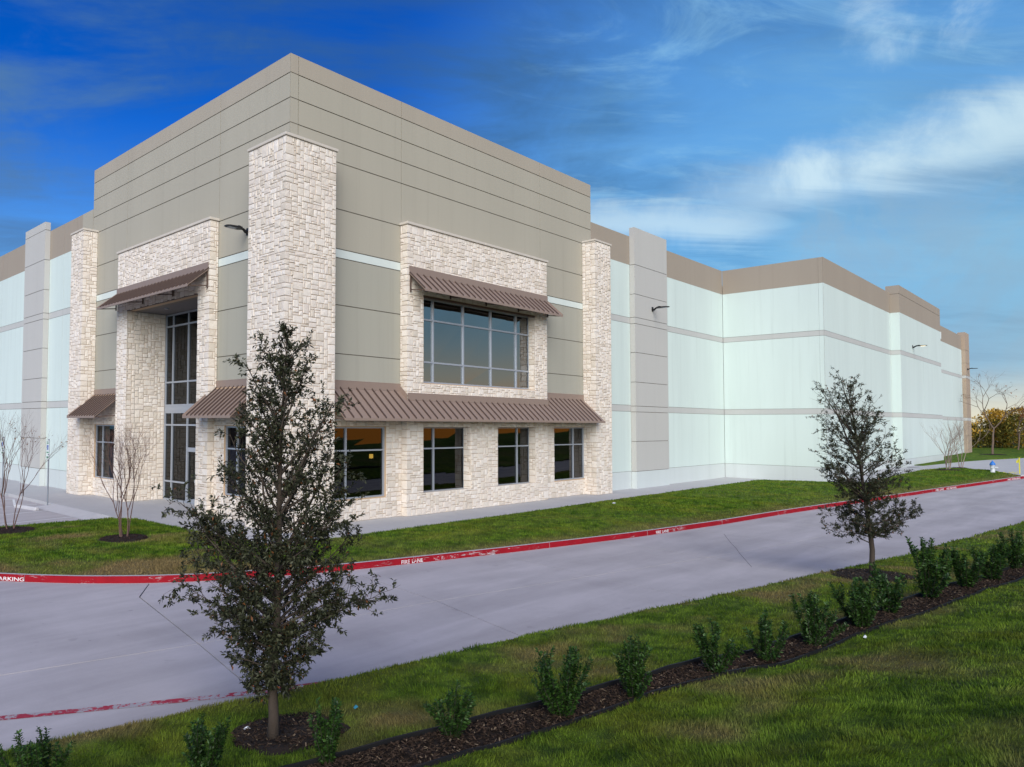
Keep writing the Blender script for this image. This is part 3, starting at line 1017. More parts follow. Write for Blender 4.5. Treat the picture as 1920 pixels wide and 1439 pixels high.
LW = (13.13, 15.37, .88, 3.45); LW2 = (1.55, 3.75, .88, 3.45)
DOORW = (5.3, 11.46, 0, 8.64)
panel('S', 0, .353, XJ2, tower_rows, [W1])
panel('S', 0, XJ2, XJ3, tower_rows, [W2, W3, WU])
panel('S', 0, XJ3, XE, tower_rows, [W4])
panel('W', 0, .02, YJ2, tower_rows, [LW2], thick=.26, gl=.004)
panel('S', 0, .0, .353, tower_rows, thick=.019, gl=.001, groove=.012)
panel('W', 0, YJ2, YJ3, tower_rows, [DOORW])
panel('W', 0, YJ3, YE, tower_rows, [LW])
# tower sides above the warehouse roof
b = MB()
b.box((XE - .3, .26, 0), (XE - .002, YE, ZT - .01), 0)
b.box((.36, YE - .3, 0), (XE - .3, YE - .002, ZT - .01), 0)
b.build('rear_wall', 'sage', B)
b = MB()
b.box((.36, .27, 15.3), (XE - .31, YE - .31, 15.4))
b.build('roof', 'roofm', B)

# warehouse walls along the right
panel('S', 0, XE, 24.54, [(z0, z1, m_, g_) for z0, z1, m_, g_ in ware_rows], thick=.25)
panel('S', 0, 24.54, 38.22, ware_rows, thick=.25)
panel('W', 38.23, -5.85, 0.0, ware_rows, thick=.25, gl=.006)
panel('W', 38.23, -6.10, -5.85, ware_rows, thick=.25, gl=0, gr=.004)
panel('S', -6.12, 38.231, 38.5, ware_rows, thick=.02, gl=0, gr=0, groove=.012)
panel('S', -6.12, 38.5, 47.47, ware_rows, thick=.25, gl=0)
panel('S', -6.12, 47.47, 56.40, ware_rows, thick=.25)
hi_rows = ware_rows[:-1] + [(WB, 14.28, 'tan', .03), (14.28, 14.95, 'tan', 0)]
panel('S', -6.76, 56.42, 65.4, hi_rows, thick=.9, solid=True, gl=0)
panel('S', -6.76, 65.4, 73.9, hi_rows, thick=1.33, solid=True, gr=0)
panel('S', -5.42, 73.9, 83.0, ware_rows, thick=.25)
panel('S', -5.42, 83.0, 89.9, ware_rows, thick=.25)
panel('S', -5.42, 89.9, 96.4, ware_rows, thick=.25)
panel('S', -5.78, 96.42, 99.3, [(0, 2.6, 'rose', .03), (2.6, B4, 'rose', .02), (B4, B3, 'band', .02), (B3, 7.4, 'rose', .03), (7.4, B2, 'rose', .02), (B2, B1, 'band', .02), (B1, 11.2, 'rose', .03), (11.2, WB, 'rose', .03), (WB, 14.85, 'rose', 0)], thick=.7, solid=True, gl=0, gr=0, label='narrow tan end pier of the far wall')
b = MB()
b.box((99.0, -5.05, 0), (99.25, 60, 14.3))
b.build('rear_wall', 'tan', B)

def pilaster(o, plane, u0, u1, cuts_, label):
    rows = []
    zs = [0] + cuts_ + [14.884]
    for a, c in zip(zs[:-1], zs[1:]):
        rows.append((a, c, 'base' if c < 1.1 else 'pil', .028 if c < 14.8 else 0))
    ob = panel(o, plane, u0, u1, rows, thick=.30, label=label, gl=0, gr=0, solid=True)
    ob.name = 'pilaster'
    return ob
pilaster('S', -.31, 24.55, 28.73, [.985, 2.673, 4.344, 4.673, 6.035, 7.723, 9.365, 9.725, 11.06, 12.75], 'grey pilaster right of the tower')
pilaster('W', -.31, 22.06, 25.25, [.985, 2.673, 4.355, 4.73, 6.055, 7.735, 9.375, 9.72, 11.05, 12.75, 14.45], 'grey pilaster left of the tower')
# warehouse wall along the left
panel('W', 0, YE, 20.0, ware_rows, thick=.25)
panel('W', 0, 20.0, 30.29, ware_rows, thick=.25)
panel('W', 0, 30.29, 40.3, ware_rows, thick=.25)
panel('W', 0, 40.3, 50.3, ware_rows, thick=.25)
# the tower's sage paint runs a little on to the warehouse parapet
b = MB()
b.box((-.006, YE + .01, WB + .02), (-.0005, 17.56, WT - .002))
b.box((-.006, 16.26, 0.0), (-.0005, 17.3, WB + .018))
b.build('paint_return', 'sage', B)
b = MB()
for z in (13.4,):
    b.add([(.25, YE, z), (38.0, YE, z), (38.0, 60, z), (.25, 60, z)], [(0, 1, 2, 3)])
    b.add([(XE, .25, z), (38.0, .25, z), (38.0, YE, z), (XE, YE, z)], [(0, 1, 2, 3)])
    b.add([(38.4, -5.9, z), (73.9, -5.9, z), (73.9, 60, z), (38.4, 60, z)], [(0, 1, 2, 3)])
    b.add([(73.9, -5.1, z), (99.0, -5.1, z), (99.0, 60, z), (73.9, 60, z)], [(0, 1, 2, 3)])
b.build('roof', 'roofm', B, fix=False)

# inside of the tower, coloured near-black to keep it dim behind the tinted glass
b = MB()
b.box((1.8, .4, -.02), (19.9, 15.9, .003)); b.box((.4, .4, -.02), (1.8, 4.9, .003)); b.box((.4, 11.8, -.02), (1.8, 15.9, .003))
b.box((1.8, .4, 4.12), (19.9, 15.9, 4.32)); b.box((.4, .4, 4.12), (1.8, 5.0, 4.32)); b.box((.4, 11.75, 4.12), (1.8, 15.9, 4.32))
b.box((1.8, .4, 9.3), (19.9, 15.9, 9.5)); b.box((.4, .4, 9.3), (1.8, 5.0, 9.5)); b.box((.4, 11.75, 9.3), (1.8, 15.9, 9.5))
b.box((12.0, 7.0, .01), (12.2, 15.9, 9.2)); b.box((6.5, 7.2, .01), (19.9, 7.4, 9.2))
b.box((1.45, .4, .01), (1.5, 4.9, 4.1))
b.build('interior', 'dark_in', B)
b = MB()
b.box((8.72, 4.9, 1.95), (8.88, 5.0, 2.14))
b.build('indoor_lamp', 'lit_in', B)

# ---- stone veneer
SIZES = [((4, 2), 9), ((3, 2), 12), ((5, 2), 4), ((2, 3), 6), ((3, 3), 8), ((4, 3), 7), ((2, 2), 8), ((3, 1), 6), ((4, 1), 4), ((2, 1), 4), ((5, 3), 3), ((1, 2), 3), ((2, 4), 3), ((3, 4), 2), ((1, 3), 1)]
SZ = [s for s, w in SIZES for _ in range(w)]
rs = random.Random(11)
STONES = []      # (verts, faces, part, screen size)

def half_stone(P, u0, u1, z0, z1, d, corner=None, g=.008):
    """one face of a stone; corner 'L'/'R': that end is the arris of a wrapped stone"""
    ins = .016
    j = lambda a: rs.uniform(-a, a)
    ua, ub, za, zb = u0 + g, u1 - g, z0 + g, z1 - g
    if corner == 'L':
        ua = u0
    if corner == 'R':
        ub = u1
    el = lambda dep: dep if corner == 'L' else 0
    er = lambda dep: dep if corner == 'R' else 0
    h = d * .45
    back = [(ua, za, -.03), (ub, za, -.03), (ub, zb, -.03), (ua, zb, -.03)]
    midr = [(ua - el(h), za, h), (ub + er(h), za, h), (ub + er(h), zb, h), (ua - el(h), zb, h)]
    il, ir = (0 if corner == 'L' else ins), (0 if corner == 'R' else ins)
    jz = [j(.008) for _ in range(4)]
    fr = [(ua + il - el(d) + (0 if corner == 'L' else j(.008)), za + ins + jz[0], d + (0 if corner == 'L' else j(.006))),
          (ub - ir + er(d) + (0 if corner == 'R' else j(.008)), za + ins + jz[1], d + (0 if corner == 'R' else j(.006))),
          (ub - ir + er(d) + (0 if corner == 'R' else j(.008)), zb - ins + jz[2], d + (0 if corner == 'R' else j(.006))),
          (ua + il - el(d) + (0 if corner == 'L' else j(.008)), zb - ins + jz[3], d + (0 if corner == 'L' else j(.006)))]
    if corner == 'L':
        fr[0] = (fr[0][0], za + ins, d); fr[3] = (fr[3][0], zb - ins, d)
    if corner == 'R':
        fr[1] = (fr[1][0], za + ins, d); fr[2] = (fr[2][0], zb - ins, d)
    cen = ((ua + ub) / 2 + j(.02), (za + zb) / 2 + j(.015), d + rs.uniform(0, .012))
    vs_ = [P(*q) for q in back + midr + fr + [cen]]
    fs = []
    for k in range(4):
        k2 = (k + 1) % 4
        fs.append((k, k2, 4 + k2, 4 + k))
        fs.append((4 + k, 4 + k2, 8 + k2, 8 + k))
        fs.append((8 + k, 8 + k2, 12))
    return vs_, fs

def screen(p):
    d = Vector(p) - Vector(CAM)
    w = d.dot(FWD)
    return (960 - 301.14 + 1364.88 * d.dot(RGT) / w, 719.5 + 18.26 - 1364.88 * d.dot(UPV) / w)

def put_stone(vs_, fs, part):
    pts = [screen(v) for v in vs_]
    xs_ = [p[0] for p in pts]; ys_ = [p[1] for p in pts]
    a = (max(xs_) - min(xs_)) * (max(ys_) - min(ys_))
    cx_, cy_ = sum(xs_) / len(xs_), sum(ys_) / len(ys_)
    hid = 395 < cx_ < 690 and cy_ > 700          # behind the near oak
    STONES.append((vs_, fs, part, a * (.15 if hid else 1)))

def corner_list(z0, z1):
    out, z = [], 0
    n = round((z1 - z0) / .086)
    while z < n:
        h = min(rs.choice((2, 2, 3, 3, 4)), n - z)
        a, c = rs.choice(((2, 4), (4, 2), (3, 3), (2, 3), (3, 2), (4, 3), (2, 2)))
        out.append((z, h, a, c)); z += h
    return out

def veneer(part, o, plane, u0, u1, z0, z1, holes=(), cl=None, cr=None):
    """random ashlar over a rectangle; cl / cr: corner stones wrapped at the low-u / high-u end (list, which side of it)"""
    P = place(o, plane)
    n, k = max(1, round((u1 - u0) / .086)), max(1, round((z1 - z0) / .086))
    cu, cz = (u1 - u0) / n, (z1 - z0) / k
    occ = np.zeros((n, k), bool)
    for h in holes:
        a, c = round((h[0] - u0) / cu), round((h[1] - u0) / cu)
        e, g = round((h[2] - z0) / cz), round((h[3] - z0) / cz)
        occ[max(a, 0):c, max(e, 0):g] = True
    for lst, side in ((cl, 'L'), (cr, 'R')):
        if not lst:
            continue
        for (z, h, a, c) in lst[0]:
            w = min((a, c)[lst[1]], n)
            if side == 'L':
                occ[:w, z:z + h] = True
            else:
                occ[n - w:, z:z + h] = True
    for j in range(k):
        for i in range(n):
            if occ[i, j]:
                continue
            fm = 0
            while i + fm < n and not occ[i + fm, j]:
                fm += 1
            w, h = rs.choice(SZ)
            w = min(w, fm)
            if fm - w == 1:
                w = fm if w < 4 else w - 1
            hh = 0
            while hh < h and j + hh < k and not occ[i:i + w, j + hh].any():
                hh += 1
            if k - (j + hh) == 1 and not occ[i:i + w, j + hh].any():
                hh += 1
            occ[i:i + w, j:j + hh] = True
            vs_, fs = half_stone(P, u0 + i * cu, u0 + (i + w) * cu, z0 + j * cz, z0 + (j + hh) * cz, rs.uniform(.005, .022))
            put_stone(vs_, fs, part)

def wrapped(part, lst, A, B_, z0, z1):
    """corner stones: A = (o, plane, u at the arris, end 'L'/'R', index, cell), likewise B_"""
    k = max(1, round((z1 - z0) / .086)); cz = (z1 - z0) / k
    for ent in lst:
        z, h = ent[0], ent[1]
        d = rs.uniform(.008, .024)
        V, F = [], []
        for (o, plane, ua, end, idx, cu, wmax) in (A, B_):
            w = min(ent[2 + idx] * cu, wmax)
            u0, u1 = (ua, ua + w) if end == 'L' else (ua - w, ua)
            vs_, fs = half_stone(place(o, plane), u0, u1, z0 + z * cz, z0 + (z + h) * cz, d, end)
            off = len(V)
            V += vs_; F += [tuple(q + off for q in f) for f in fs]
        put_stone(V, F, part)

def cell(u0, u1):
    return (u1 - u0) / max(1, round((u1 - u0) / .086))

def core(name, boxes, label=None):
    b = MB()
    for q in boxes:
        b.box(*q)
    o = b.build(name, 'mortar', B)
    if label:
        o['label'] = label
    return o

def caps(parent, boxes):
    for q in boxes:
        b = MB()
        b.box(*q)
        o = b.build('cap_stone', 'cap', parent)
        bv = o.modifiers.new('edge', 'BEVEL'); bv.width = .012; bv.segments = 1

E_ = .012
def stone_pillar(part, wx, wy, zt, label):
    """a pillar showing a west face (x=wx[0]) and a south face (y=wy[0])"""
    o = core(part, [((wx[0] + E_, wy[0] + E_, 0), (wx[1] - E_, wy[1] - E_, zt))], label)
    cl = corner_list(0, zt)
    cs, cw = cell(*wx), cell(*wy)
    wrapped(o, cl, ('S', wy[0], wx[0], 'L', 0, cs, wx[1] - wx[0]), ('W', wx[0], wy[0], 'L', 1, cw, wy[1] - wy[0]), 0, zt)
    veneer(o, 'S', wy[0], wx[0], wx[1], 0, zt, cl=(cl, 0))
    veneer(o, 'W', wx[0], wy[0], wy[1], 0, zt, cl=(cl, 1))
    n = max(2, round((wx[1] - wx[0] + .1) / .75))
    a, w = wx[0] - .06, (wx[1] - wx[0] + .12) / n
    for i in range(n):
        caps(o, [((a + i * w + .003, wy[0] - .06, zt + .004), (a + (i + 1) * w - .003, wy[1] + .05 if wy[1] > 0 else -.004, zt + .105))])
    return o
stone_pillar('corner_pillar', (-.72, 1.5), (-.72, 1.40), 13.09, 'tall stone pillar wrapping the tower corner')
stone_pillar('stone_pillar', (19.34, 20.98), (-.72, -.003), 13.09, 'stone pillar at the right end of the tower')
stone_pillar('stone_pillar', (-.72, -.003), (15.66, 17.16), 13.09, 'stone pillar at the left end of the tower')

# stone window bay on the right face
BX0, BX1, BY_ = 5.53, 15.37, -.38
bay = core('stone_bay', [((BX0 + E_, BY_ + E_, 4.4), (BX1 - E_, -.005, 5.2)), ((BX0 + E_, BY_ + E_, 5.2), (6.50, -.005, 8.7)), ((14.38, BY_ + E_, 5.2), (BX1 - E_, -.005, 8.7)), ((BX0 + E_, BY_ + E_, 8.7), (BX1 - E_, -.005, 11.38))], 'stone bay framing the large upper window')
cl = corner_list(4.4, 11.38)
wrapped(bay, cl, ('S', BY_, BX0, 'L', 0, cell(BX0, BX1), 2), ('W', BX0, BY_, 'L', 1, cell(BY_, -.003), .377), 4.4, 11.38)
veneer(bay, 'S', BY_, BX0, BX1, 4.4, 11.38, [(6.51, 14.36, 5.2, 8.70)], cl=(cl, 0))
veneer(bay, 'W', BX0, BY_, -.003, 4.4, 11.38, cl=(cl, 1))
veneer(bay, 'W', 14.37, BY_, -.003, 5.2, 8.7)
for i in range(6):
    w = (BX1 - BX0 + .14) / 6
    caps(bay, [((BX0 - .07 + i * w + .003, BY_ - .07, 11.385), (BX0 - .07 + (i + 1) * w - .003, -.004, 11.49))])
base = core('stone_base', [((BX0 + E_, BY_ + E_, 0), (BX1 - E_, -.005, .84)), ((BX0 + E_, BY_ + E_, .84), (6.50, -.005, 3.45)), ((9.48, BY_ + E_, .84), (11.41, -.005, 3.45)), ((14.38, BY_ + E_, .84), (BX1 - E_, -.005, 3.45)), ((BX0 + E_, BY_ + E_, 3.45), (BX1 - E_, -.005, 4.4)),
                           ((1.50, -.085, 0), (BX0, -.005, .82)), ((1.50, -.085, .82), (1.70, -.005, 3.45)), ((4.66, -.085, .82), (BX0, -.005, 3.45)), ((1.50, -.085, 3.45), (BX0, -.005, 4.62)),
                           ((BX1, -.085, 0), (19.33, -.005, .82)), ((BX1, -.085, .82), (16.42, -.005, 3.45)), ((BX1, -.085, 3.45), (19.33, -.005, 4.62))], 'stone wall round the lower windows on the right face')
cl = corner_list(0, 4.4)
wrapped(base, cl, ('S', BY_, BX0, 'L', 0, cell(BX0, BX1), 2), ('W', BX0, BY_, 'L', 1, cell(BY_, -.09), .29), 0, 4.4)
veneer(base, 'S', BY_, BX0, BX1, 0, 4.4, [(6.51, 9.46, .84, 3.45), (11.42, 14.36, .84, 3.45)], cl=(cl, 0))
veneer(base, 'W', BX0, BY_, -.09, 0, 4.4, cl=(cl, 1))
veneer(base, 'W', 9.47, BY_, -.003, .84, 3.45)
veneer(base, 'W', 14.37, BY_, -.003, .84, 3.45)
veneer(base, 'S', -.095, 1.5, BX0, 0, 4.6, [W1])
veneer(base, 'S', -.095, BX1, 19.34, 0, 4.6, [(16.42, 19.34, .82, 3.45)])
for a, c in ((6.5, 9.47), (11.41, 14.37)):
    caps(base, [((a, BY_ + .03, .842), (c, -.05, .845))])

# stone entrance portal on the left face
PY0, PY1 = 4.45, 12.45
por = core('stone_portal', [((-.38 + E_, PY0 + E_, 0), (-.005, 5.29, 8.64)), ((-.38 + E_, 11.47, 0), (-.005, PY1 - E_, 8.64)), ((-.38 + E_, PY0 + E_, 8.64), (-.005, PY1 - E_, 11.38)),
                            ((.0, 11.475, 0), (1.75, 11.7, 8.64)), ((.0, 5.05, 0), (1.75, 5.285, 8.64))], 'stone portal round the glazed entrance')
cl = corner_list(0, 11.38)
wrapped(por, cl, ('W', -.38, PY0, 'L', 0, cell(PY0, PY1), 1), ('S', PY0, -.38, 'L', 1, cell(-.38, -.003), .377), 0, 11.38)
veneer(por, 'W', -.38, PY0, PY1, 0, 11.38, [(5.3, 11.46, -1, 8.64)], cl=(cl, 0))
veneer(por, 'S', PY0, -.38, -.003, 0, 11.38, cl=(cl, 1))
veneer(por, 'S', 11.46, -.36, 1.56, 0, 8.64)
for i in range(5):
    w = (PY1 - PY0 + .14) / 5
    caps(por, [((-.45, PY0 - .07 + i * w + .003, 11.385), (-.004, PY0 - .07 + (i + 1) * w - .003, 11.49))])
lw = core('stone_base', [((-.085, 12.46, 0), (-.005, 15.65, .88)), ((-.085, 12.46, .88), (-.005, 13.13, 3.45)), ((-.085, 15.37, .88), (-.005, 15.65, 3.45)), ((-.085, 12.46, 3.45), (-.005, 15.65, 4.9)),
                         ((-.085, 1.41, 0), (-.005, 4.44, .88)), ((-.085, 1.41, .88), (-.005, 1.55, 3.45)), ((-.085, 3.75, .88), (-.005, 4.44, 3.45)), ((-.085, 1.41, 3.45), (-.005, 4.44, 4.9))], 'stone wall round the lower windows on the left face')
veneer(lw, 'W', -.095, 12.46, 15.65, 0, 4.6, [LW])
veneer(lw, 'W', -.095, 1.41, 4.44, 0, 4.6, [LW2])
# recess ceiling with a downlight
b = MB()
b.box((-.36, 5.3, 8.645), (1.75, 11.46, 8.72))
b.build('recess_ceiling', 'soffit', por)
b = MB()
b.lathe([(.09, 8.615), (.09, 8.645)], (.6, 9.6, 0), 12)
b.build('downlight', 'alu', por)
b = MB()
b.box((-.33, 5.3, 8.645), (-.30, 11.46, 8.98)); b.box((-.39, 5.32, 8.62), (-.30, 11.44, 8.66))
b.build('lintel', 'brown_d', por)
b = MB()
b.box((6.5, -.34, 8.66), (14.38, -.30, 8.9)); b.box((6.52, -.39, 8.62), (14.36, -.28, 8.68))
b.build('lintel', 'brown_d', bay)

# the 300 stones that show largest are pieces of their own, the rest one part
order = sorted(range(len(STONES)), key=lambda i: -STONES[i][3])
top = set(order[:300])
rest = MB()
for i, (vs_, fs, part, a) in enumerate(STONES):
    if i in top:
        me = bpy.data.meshes.new('stone')
        me.from_pydata(vs_, [], fs)
        me.materials.append(M['stone'])
        o = bpy.data.objects.new('stone', me)
        COL.objects.link(o)
        o.parent = part
    else:
        rest.add(vs_, fs)
tag(rest.build('stonework', 'stone', B, fix=False), None, None, None, 'stuff')

# ---- windows
def window(o, plane, u0, u1, z0, z1, cols, rows, fw=.055, name='window', skip=(), door=(), glass=None):
    """aluminium storefront: frame bars and one pane per light"""
    P = place(o, plane)
    b = MB()
    d0, d1 = -.10, .02
    us, zs = [u0] + list(cols) + [u1], [z0] + list(rows) + [z1]
    for u in us:
        lo, hi = u - fw / 2, u + fw / 2
        if u == u0: lo, hi = u, u + fw
        if u == u1: lo, hi = u - fw, u
        b.box(P(lo, z0, d0), P(hi, z1, d1))
    for z in zs:
        lo, hi = z - fw / 2, z + fw / 2
        if z == z0: lo, hi = z, z + fw
        if z == z1: lo, hi = z - fw, z
        for a, c in zip(us[:-1], us[1:]):
            if (z, a) in skip:
                continue
            b.box(P(a + (fw if a == u0 else fw / 2), lo, d0 + .004), P(c - (fw if c == u1 else fw / 2), hi, d1 - .005))
    f = b.build(name, 'alu', B)
    for a, c in zip(us[:-1], us[1:]):
        for e, g in zip(zs[:-1], zs[1:]):
            p = MB()
            q = [P(a, e, -.04), P(c, e, -.04), P(c, g, -.04), P(a, g, -.04)]
            # each light sits a hair out of true, as glass does
            tw = [rs.uniform(-.004, .004) for _ in range(4)]
            q = [P(uu, zz, -.04 + t_) for (uu, zz), t_ in zip(((a, e), (c, e), (c, g), (a, g)), tw)]
            p.add(q, [(0, 1, 2, 3) if o == 'S' else (3, 2, 1, 0)])
            p.build('pane', glass or ('glass_low' if o == 'S' else 'glass_west'), f, fix=False)
    return f
window('S', 0, W1[0], W1[1], W1[2], W1[3], [2.68], [2.58])
window('S', 0, W2[0], W2[1], W2[2], W2[3], [7.53], [2.58])
window('S', 0, W3[0], W3[1], W3[2], W3[3], [13.41], [2.58])
window('S', 0, W4[0], W4[1], W4[2], W4[3], [18.32], [2.58])
window('S', 0, WU[0], WU[1], WU[2], WU[3], [7.49, 9.46, 11.42, 13.36], [6.08, 7.81], .07, glass='glass')
window('W', 0, LW[0], LW[1], LW[2], LW[3], [14.6], [2.61])
window('W', 0, LW2[0], LW2[1], LW2[2], LW2[3], [3.0], [2.61])
ent = window('W', 1.585, 5.3, 11.45, 4.34, 8.62, [6.0, 7.38, 9.37, 10.74], [5.44, 8.05], .075)
ent['label'] = 'tall glazing above the entrance door'
e2 = window('W', 1.585, 5.3, 11.45, 0.0, 4.08, [6.0, 7.38, 9.37, 10.74], [.87, 2.43, 3.467], .075, skip=((.87, 7.38), (2.43, 9.37), (2.43, 10.74), (2.43, 6.0), (2.43, 5.3)))
e2['label'] = 'ground-floor entrance glazing with the door'
b = MB()
P = place('W', 1.585)
b.box(P(5.3, 4.083, -.08), P(11.45, 4.337, .015))
b.build('spandrel', 'alu', e2)
for a, c in ((7.40, 8.37), (8.38, 9.35)):
    b = MB()
    b.box(P(a, .02, -.03), P(a + .09, 2.40, .035)); b.box(P(c - .09, .02, -.03), P(c, 2.40, .035))
    b.box(P(a + .09, 2.28, -.028), P(c - .09, 2.40, .033)); b.box(P(a + .09, .02, -.028), P(c - .09, .22, .033))
    h = c - .13 if a < 8 else a + .13
    b.tube([P(h, .95, .035), P(h, .95, .09), P(h, 1.25, .09), P(h, 1.25, .035)], .012, 6)
    b.build('door', 'alu', e2)

# ---- awnings of standing-seam metal
def awning(o, plane, u0, u1, ztop, out, drop, step, label, walls):
    """sloping metal awning; walls: [(ua, ub, projection)] = what it meets behind"""
    P = place(o, plane)
    root = MB()
    # brackets, edge beam: the awning's own mesh is its frame
    zb = ztop - drop
    root.box(P(u0 + .02, zb - .05, out - .09), P(u1 - .02, zb - .012, out - .05))
    nb = max(2, round((u1 - u0) / 2.4) + 1)
    for i in range(nb):
        u = u0 + .06 + (u1 - u0 - .12) * i / (nb - 1)
        pr = max([w[2] for w in walls if w[0] <= u <= w[1]] + [0])
        zt_ = ztop - drop * pr / out
        root.box(P(u - .03, zb - .02, pr + .035), P(u + .03, zt_ - .06, pr + .075))
        root.tube([P(u, zb + .07, pr + .07), P(u, zb - .03, out - .07)], .022, 6)
        root.tube([P(u, zt_ - .10, pr + .07), P(u, zb - .01, out - .09)], .022, 6)
    aw = root.build('awning', 'brown_d', B)
    aw['label'] = label
    def surf(u, dd, lift=0.0):
        return P(u, ztop - drop * dd / out + lift, dd)
    edges = []
    for q in sorted(walls):
        a0 = u0 if q is sorted(walls)[0] else q[0]
        a1 = u1 if q is sorted(walls)[-1] else q[1]
        n = max(1, round((a1 - a0) / step))
        edges += [(a0 + (a1 - a0) * i / n, a0 + (a1 - a0) * (i + 1) / n, q[2]) for i in range(n)]
    for a, c, pr in edges:
        d0 = pr + .012
        b = MB()
        lo = -.028
        b.hexa([surf(a, out, lo), surf(c, out, lo), surf(c, d0, lo), surf(a, d0, lo), surf(a, out), surf(c, out), surf(c, d0), surf(a, d0)])
        r = .017                                   # standing seam on the low-u edge, coloured darker than the sheet so the seams show
        b.hexa([surf(a + .012, out, .001), surf(a + .012 + r * 2, out, .001), surf(a + .012 + r * 2, d0, .001), surf(a + .012, d0, .001),
                surf(a + .014, out, .07), surf(a + .010 + r * 2, out, .07), surf(a + .010 + r * 2, d0, .07), surf(a + .014, d0, .07)], 1)
        b.build('metal_panel', ['brown', 'brown_r'], aw)
    b = MB()
    b.box(P(u0, zb - .075, out + .002), P(u1, zb + .012, out + .018))
    b.hexa([surf(u1, out, -.03), surf(u1 + .03, out, -.03), surf(u1 + .03, .02, -.03), surf(u1, .02, -.03), surf(u1, out, .05), surf(u1 + .03, out, .05), surf(u1 + .03, .02, .05), surf(u1, .02, .05)]) if max(q[2] for q in walls) < .1 else None
    b.build('eave_trim', 'brown', aw)
    # apron flashing along the walls behind
    b = MB()
    for ua, ub, pr in walls:
        zt_ = ztop - drop * pr / out
        b.box(P(ua, zt_ - .04, pr + .036), P(ub, zt_ + .235, pr + .052))
        b.hexa([P(ua, zt_ + .235, pr), P(ub, zt_ + .235, pr), P(ub, zt_ + .235, pr + .055), P(ua, zt_ + .235, pr + .055), P(ua, zt_ + .262, pr), P(ub, zt_ + .262, pr), P(ub, zt_ + .245, pr + .055), P(ua, zt_ + .245, pr + .055)])
    # raking flashing on the bay's sides
    prs = sorted(walls)
    for (a0, a1, p0), (c0, c1, p1) in zip(prs[:-1], prs[1:]):
        u, lo_, hi_ = (a1 - .055, p0, p1) if p1 > p0 else (c0 + .055, p1, p0)
        z0_, z1_ = ztop - drop * (lo_ + .04) / out, ztop - drop * (hi_ + .05) / out
        s_ = .012
        b.hexa([P(u - s_, z0_ - .02, lo_ + .03), P(u + s_, z0_ - .02, lo_ + .03), P(u + s_, z1_ - .02, hi_ + .052), P(u - s_, z1_ - .02, hi_ + .052),
                P(u - s_, z0_ + .235, lo_ + .03), P(u + s_, z0_ + .235, lo_ + .03), P(u + s_, z1_ + .235, hi_ + .052), P(u - s_, z1_ + .235, hi_ + .052)])
    b.build('flashing', 'brown', aw)
    return aw
awning('S', 0, 1.52, 19.33, 4.88, 1.22, 1.13, .405, 'long brown metal awning over the four lower windows', [(1.52, BX0, 0.0), (BX0, BX1, .385), (BX1, 19.33, 0.0)])
awning('S', -.385, 5.60, 15.40, 9.50, .83, .76, .39, 'brown metal awning over the large upper window', [(5.60, 15.36, 0.0)])
awning('W', -.385, 4.47, 12.52, 9.50, .93, .74, .30, 'brown metal awning over the entrance', [(4.5, 12.44, 0.0)])
awning('W', 0, 1.42, 4.62, 4.93, 1.36, 1.12, .29, 'brown metal awning between the entrance and the corner pillar', [(1.42, 4.44, 0.0)])
awning('W', 0, 12.47, 15.64, 4.93, 1.36, 1.09, .29, 'brown metal awning left of the entrance', [(12.47, 15.62, 0.0)])

# white box high on the far wall; the upper one stands for a bright gap
for (u, pl, z, h, w) in ((81.6, -5.42, 11.2, .55, .8), (82.3, -5.42, 12.9, .75, .5)):
    b = MB()
    b.box((u, pl - .12, z), (u + w, pl - .001, z + h))
    b.box((u + .06, pl - .14, z + .06), (u + w - .06, pl - .121, z + h - .06))
    t_ = tag(b.build('wall_box', 'plate'), 'small white box on the far pale wall, ' + ('lower of the two' if h < .6 else 'upper of the two, standing in for a bright gap'), 'wall box', 'white boxes on the far wall')

# wall lamps
def wall_lamp(loc, rz, label, lit=False):
    """arm-mounted flood lamp reaching along -y from its wall plate"""
    t_ = thing('wall_lamp', label, 'wall lamp', loc, rz, 'black flood lamps on the walls')
    b = MB()
    b.box((-.09, -.035, -.13), (.09, .0, .13))
    b.build('wall_plate', 'black', t_)
    b = MB()
    b.tube([(0, -.03, -.05), (0, -.12, -.03), (0, -.22, .05), (0, -.32, .06)], [.06, .06, .05, .045], 8)
    b.build('arm', 'black', t_)
    b = MB()
    ys = [-.28, -.36, -.55, -.85, -.98]
    hw = [.07, .15, .17, .16, .10]
    for i in range(4):
        a, c, p, q = ys[i], ys[i + 1], hw[i], hw[i + 1]
        h0, h1 = (.09, .075, .065, .055, .04)[i], (.09, .075, .065, .055, .04)[i + 1]
        b.hexa([(-p, a, .0 + .03), (p, a, .03), (q, c, .03), (-q, c, .03), (-p * .8, a, .03 + h0), (p * .8, a, .03 + h0), (q * .8, c, .03 + h1), (-q * .8, c, .03 + h1)])
    for k in range(5):
        b.box((-.10 + k * .045, -.50, .095), (-.09 + k * .045, -.38, .13))
    hd = b.build('lamp_head', 'black', t_)
    b = MB()
    b.box((-.11, -.88, .018), (.11, -.55, .029))
    b.build('lens', 'lit' if lit else 'alu', hd)
    return t_
wall_lamp((26.72, -.312, 10.40), 0, 'black flood lamp on the grey pilaster right of the tower')
wall_lamp((-.002, 2.45, 10.60), -math.pi / 2, 'black flood lamp left of the tall corner pillar')
wall_lamp((61.0, -6.762, 10.32), 0, 'lit black flood lamp on the far pale wall with the raised parapet', True)
wall_lamp((97.4, -5.782, 10.5), 0, 'black flood lamp on the tan end pier, farthest away')

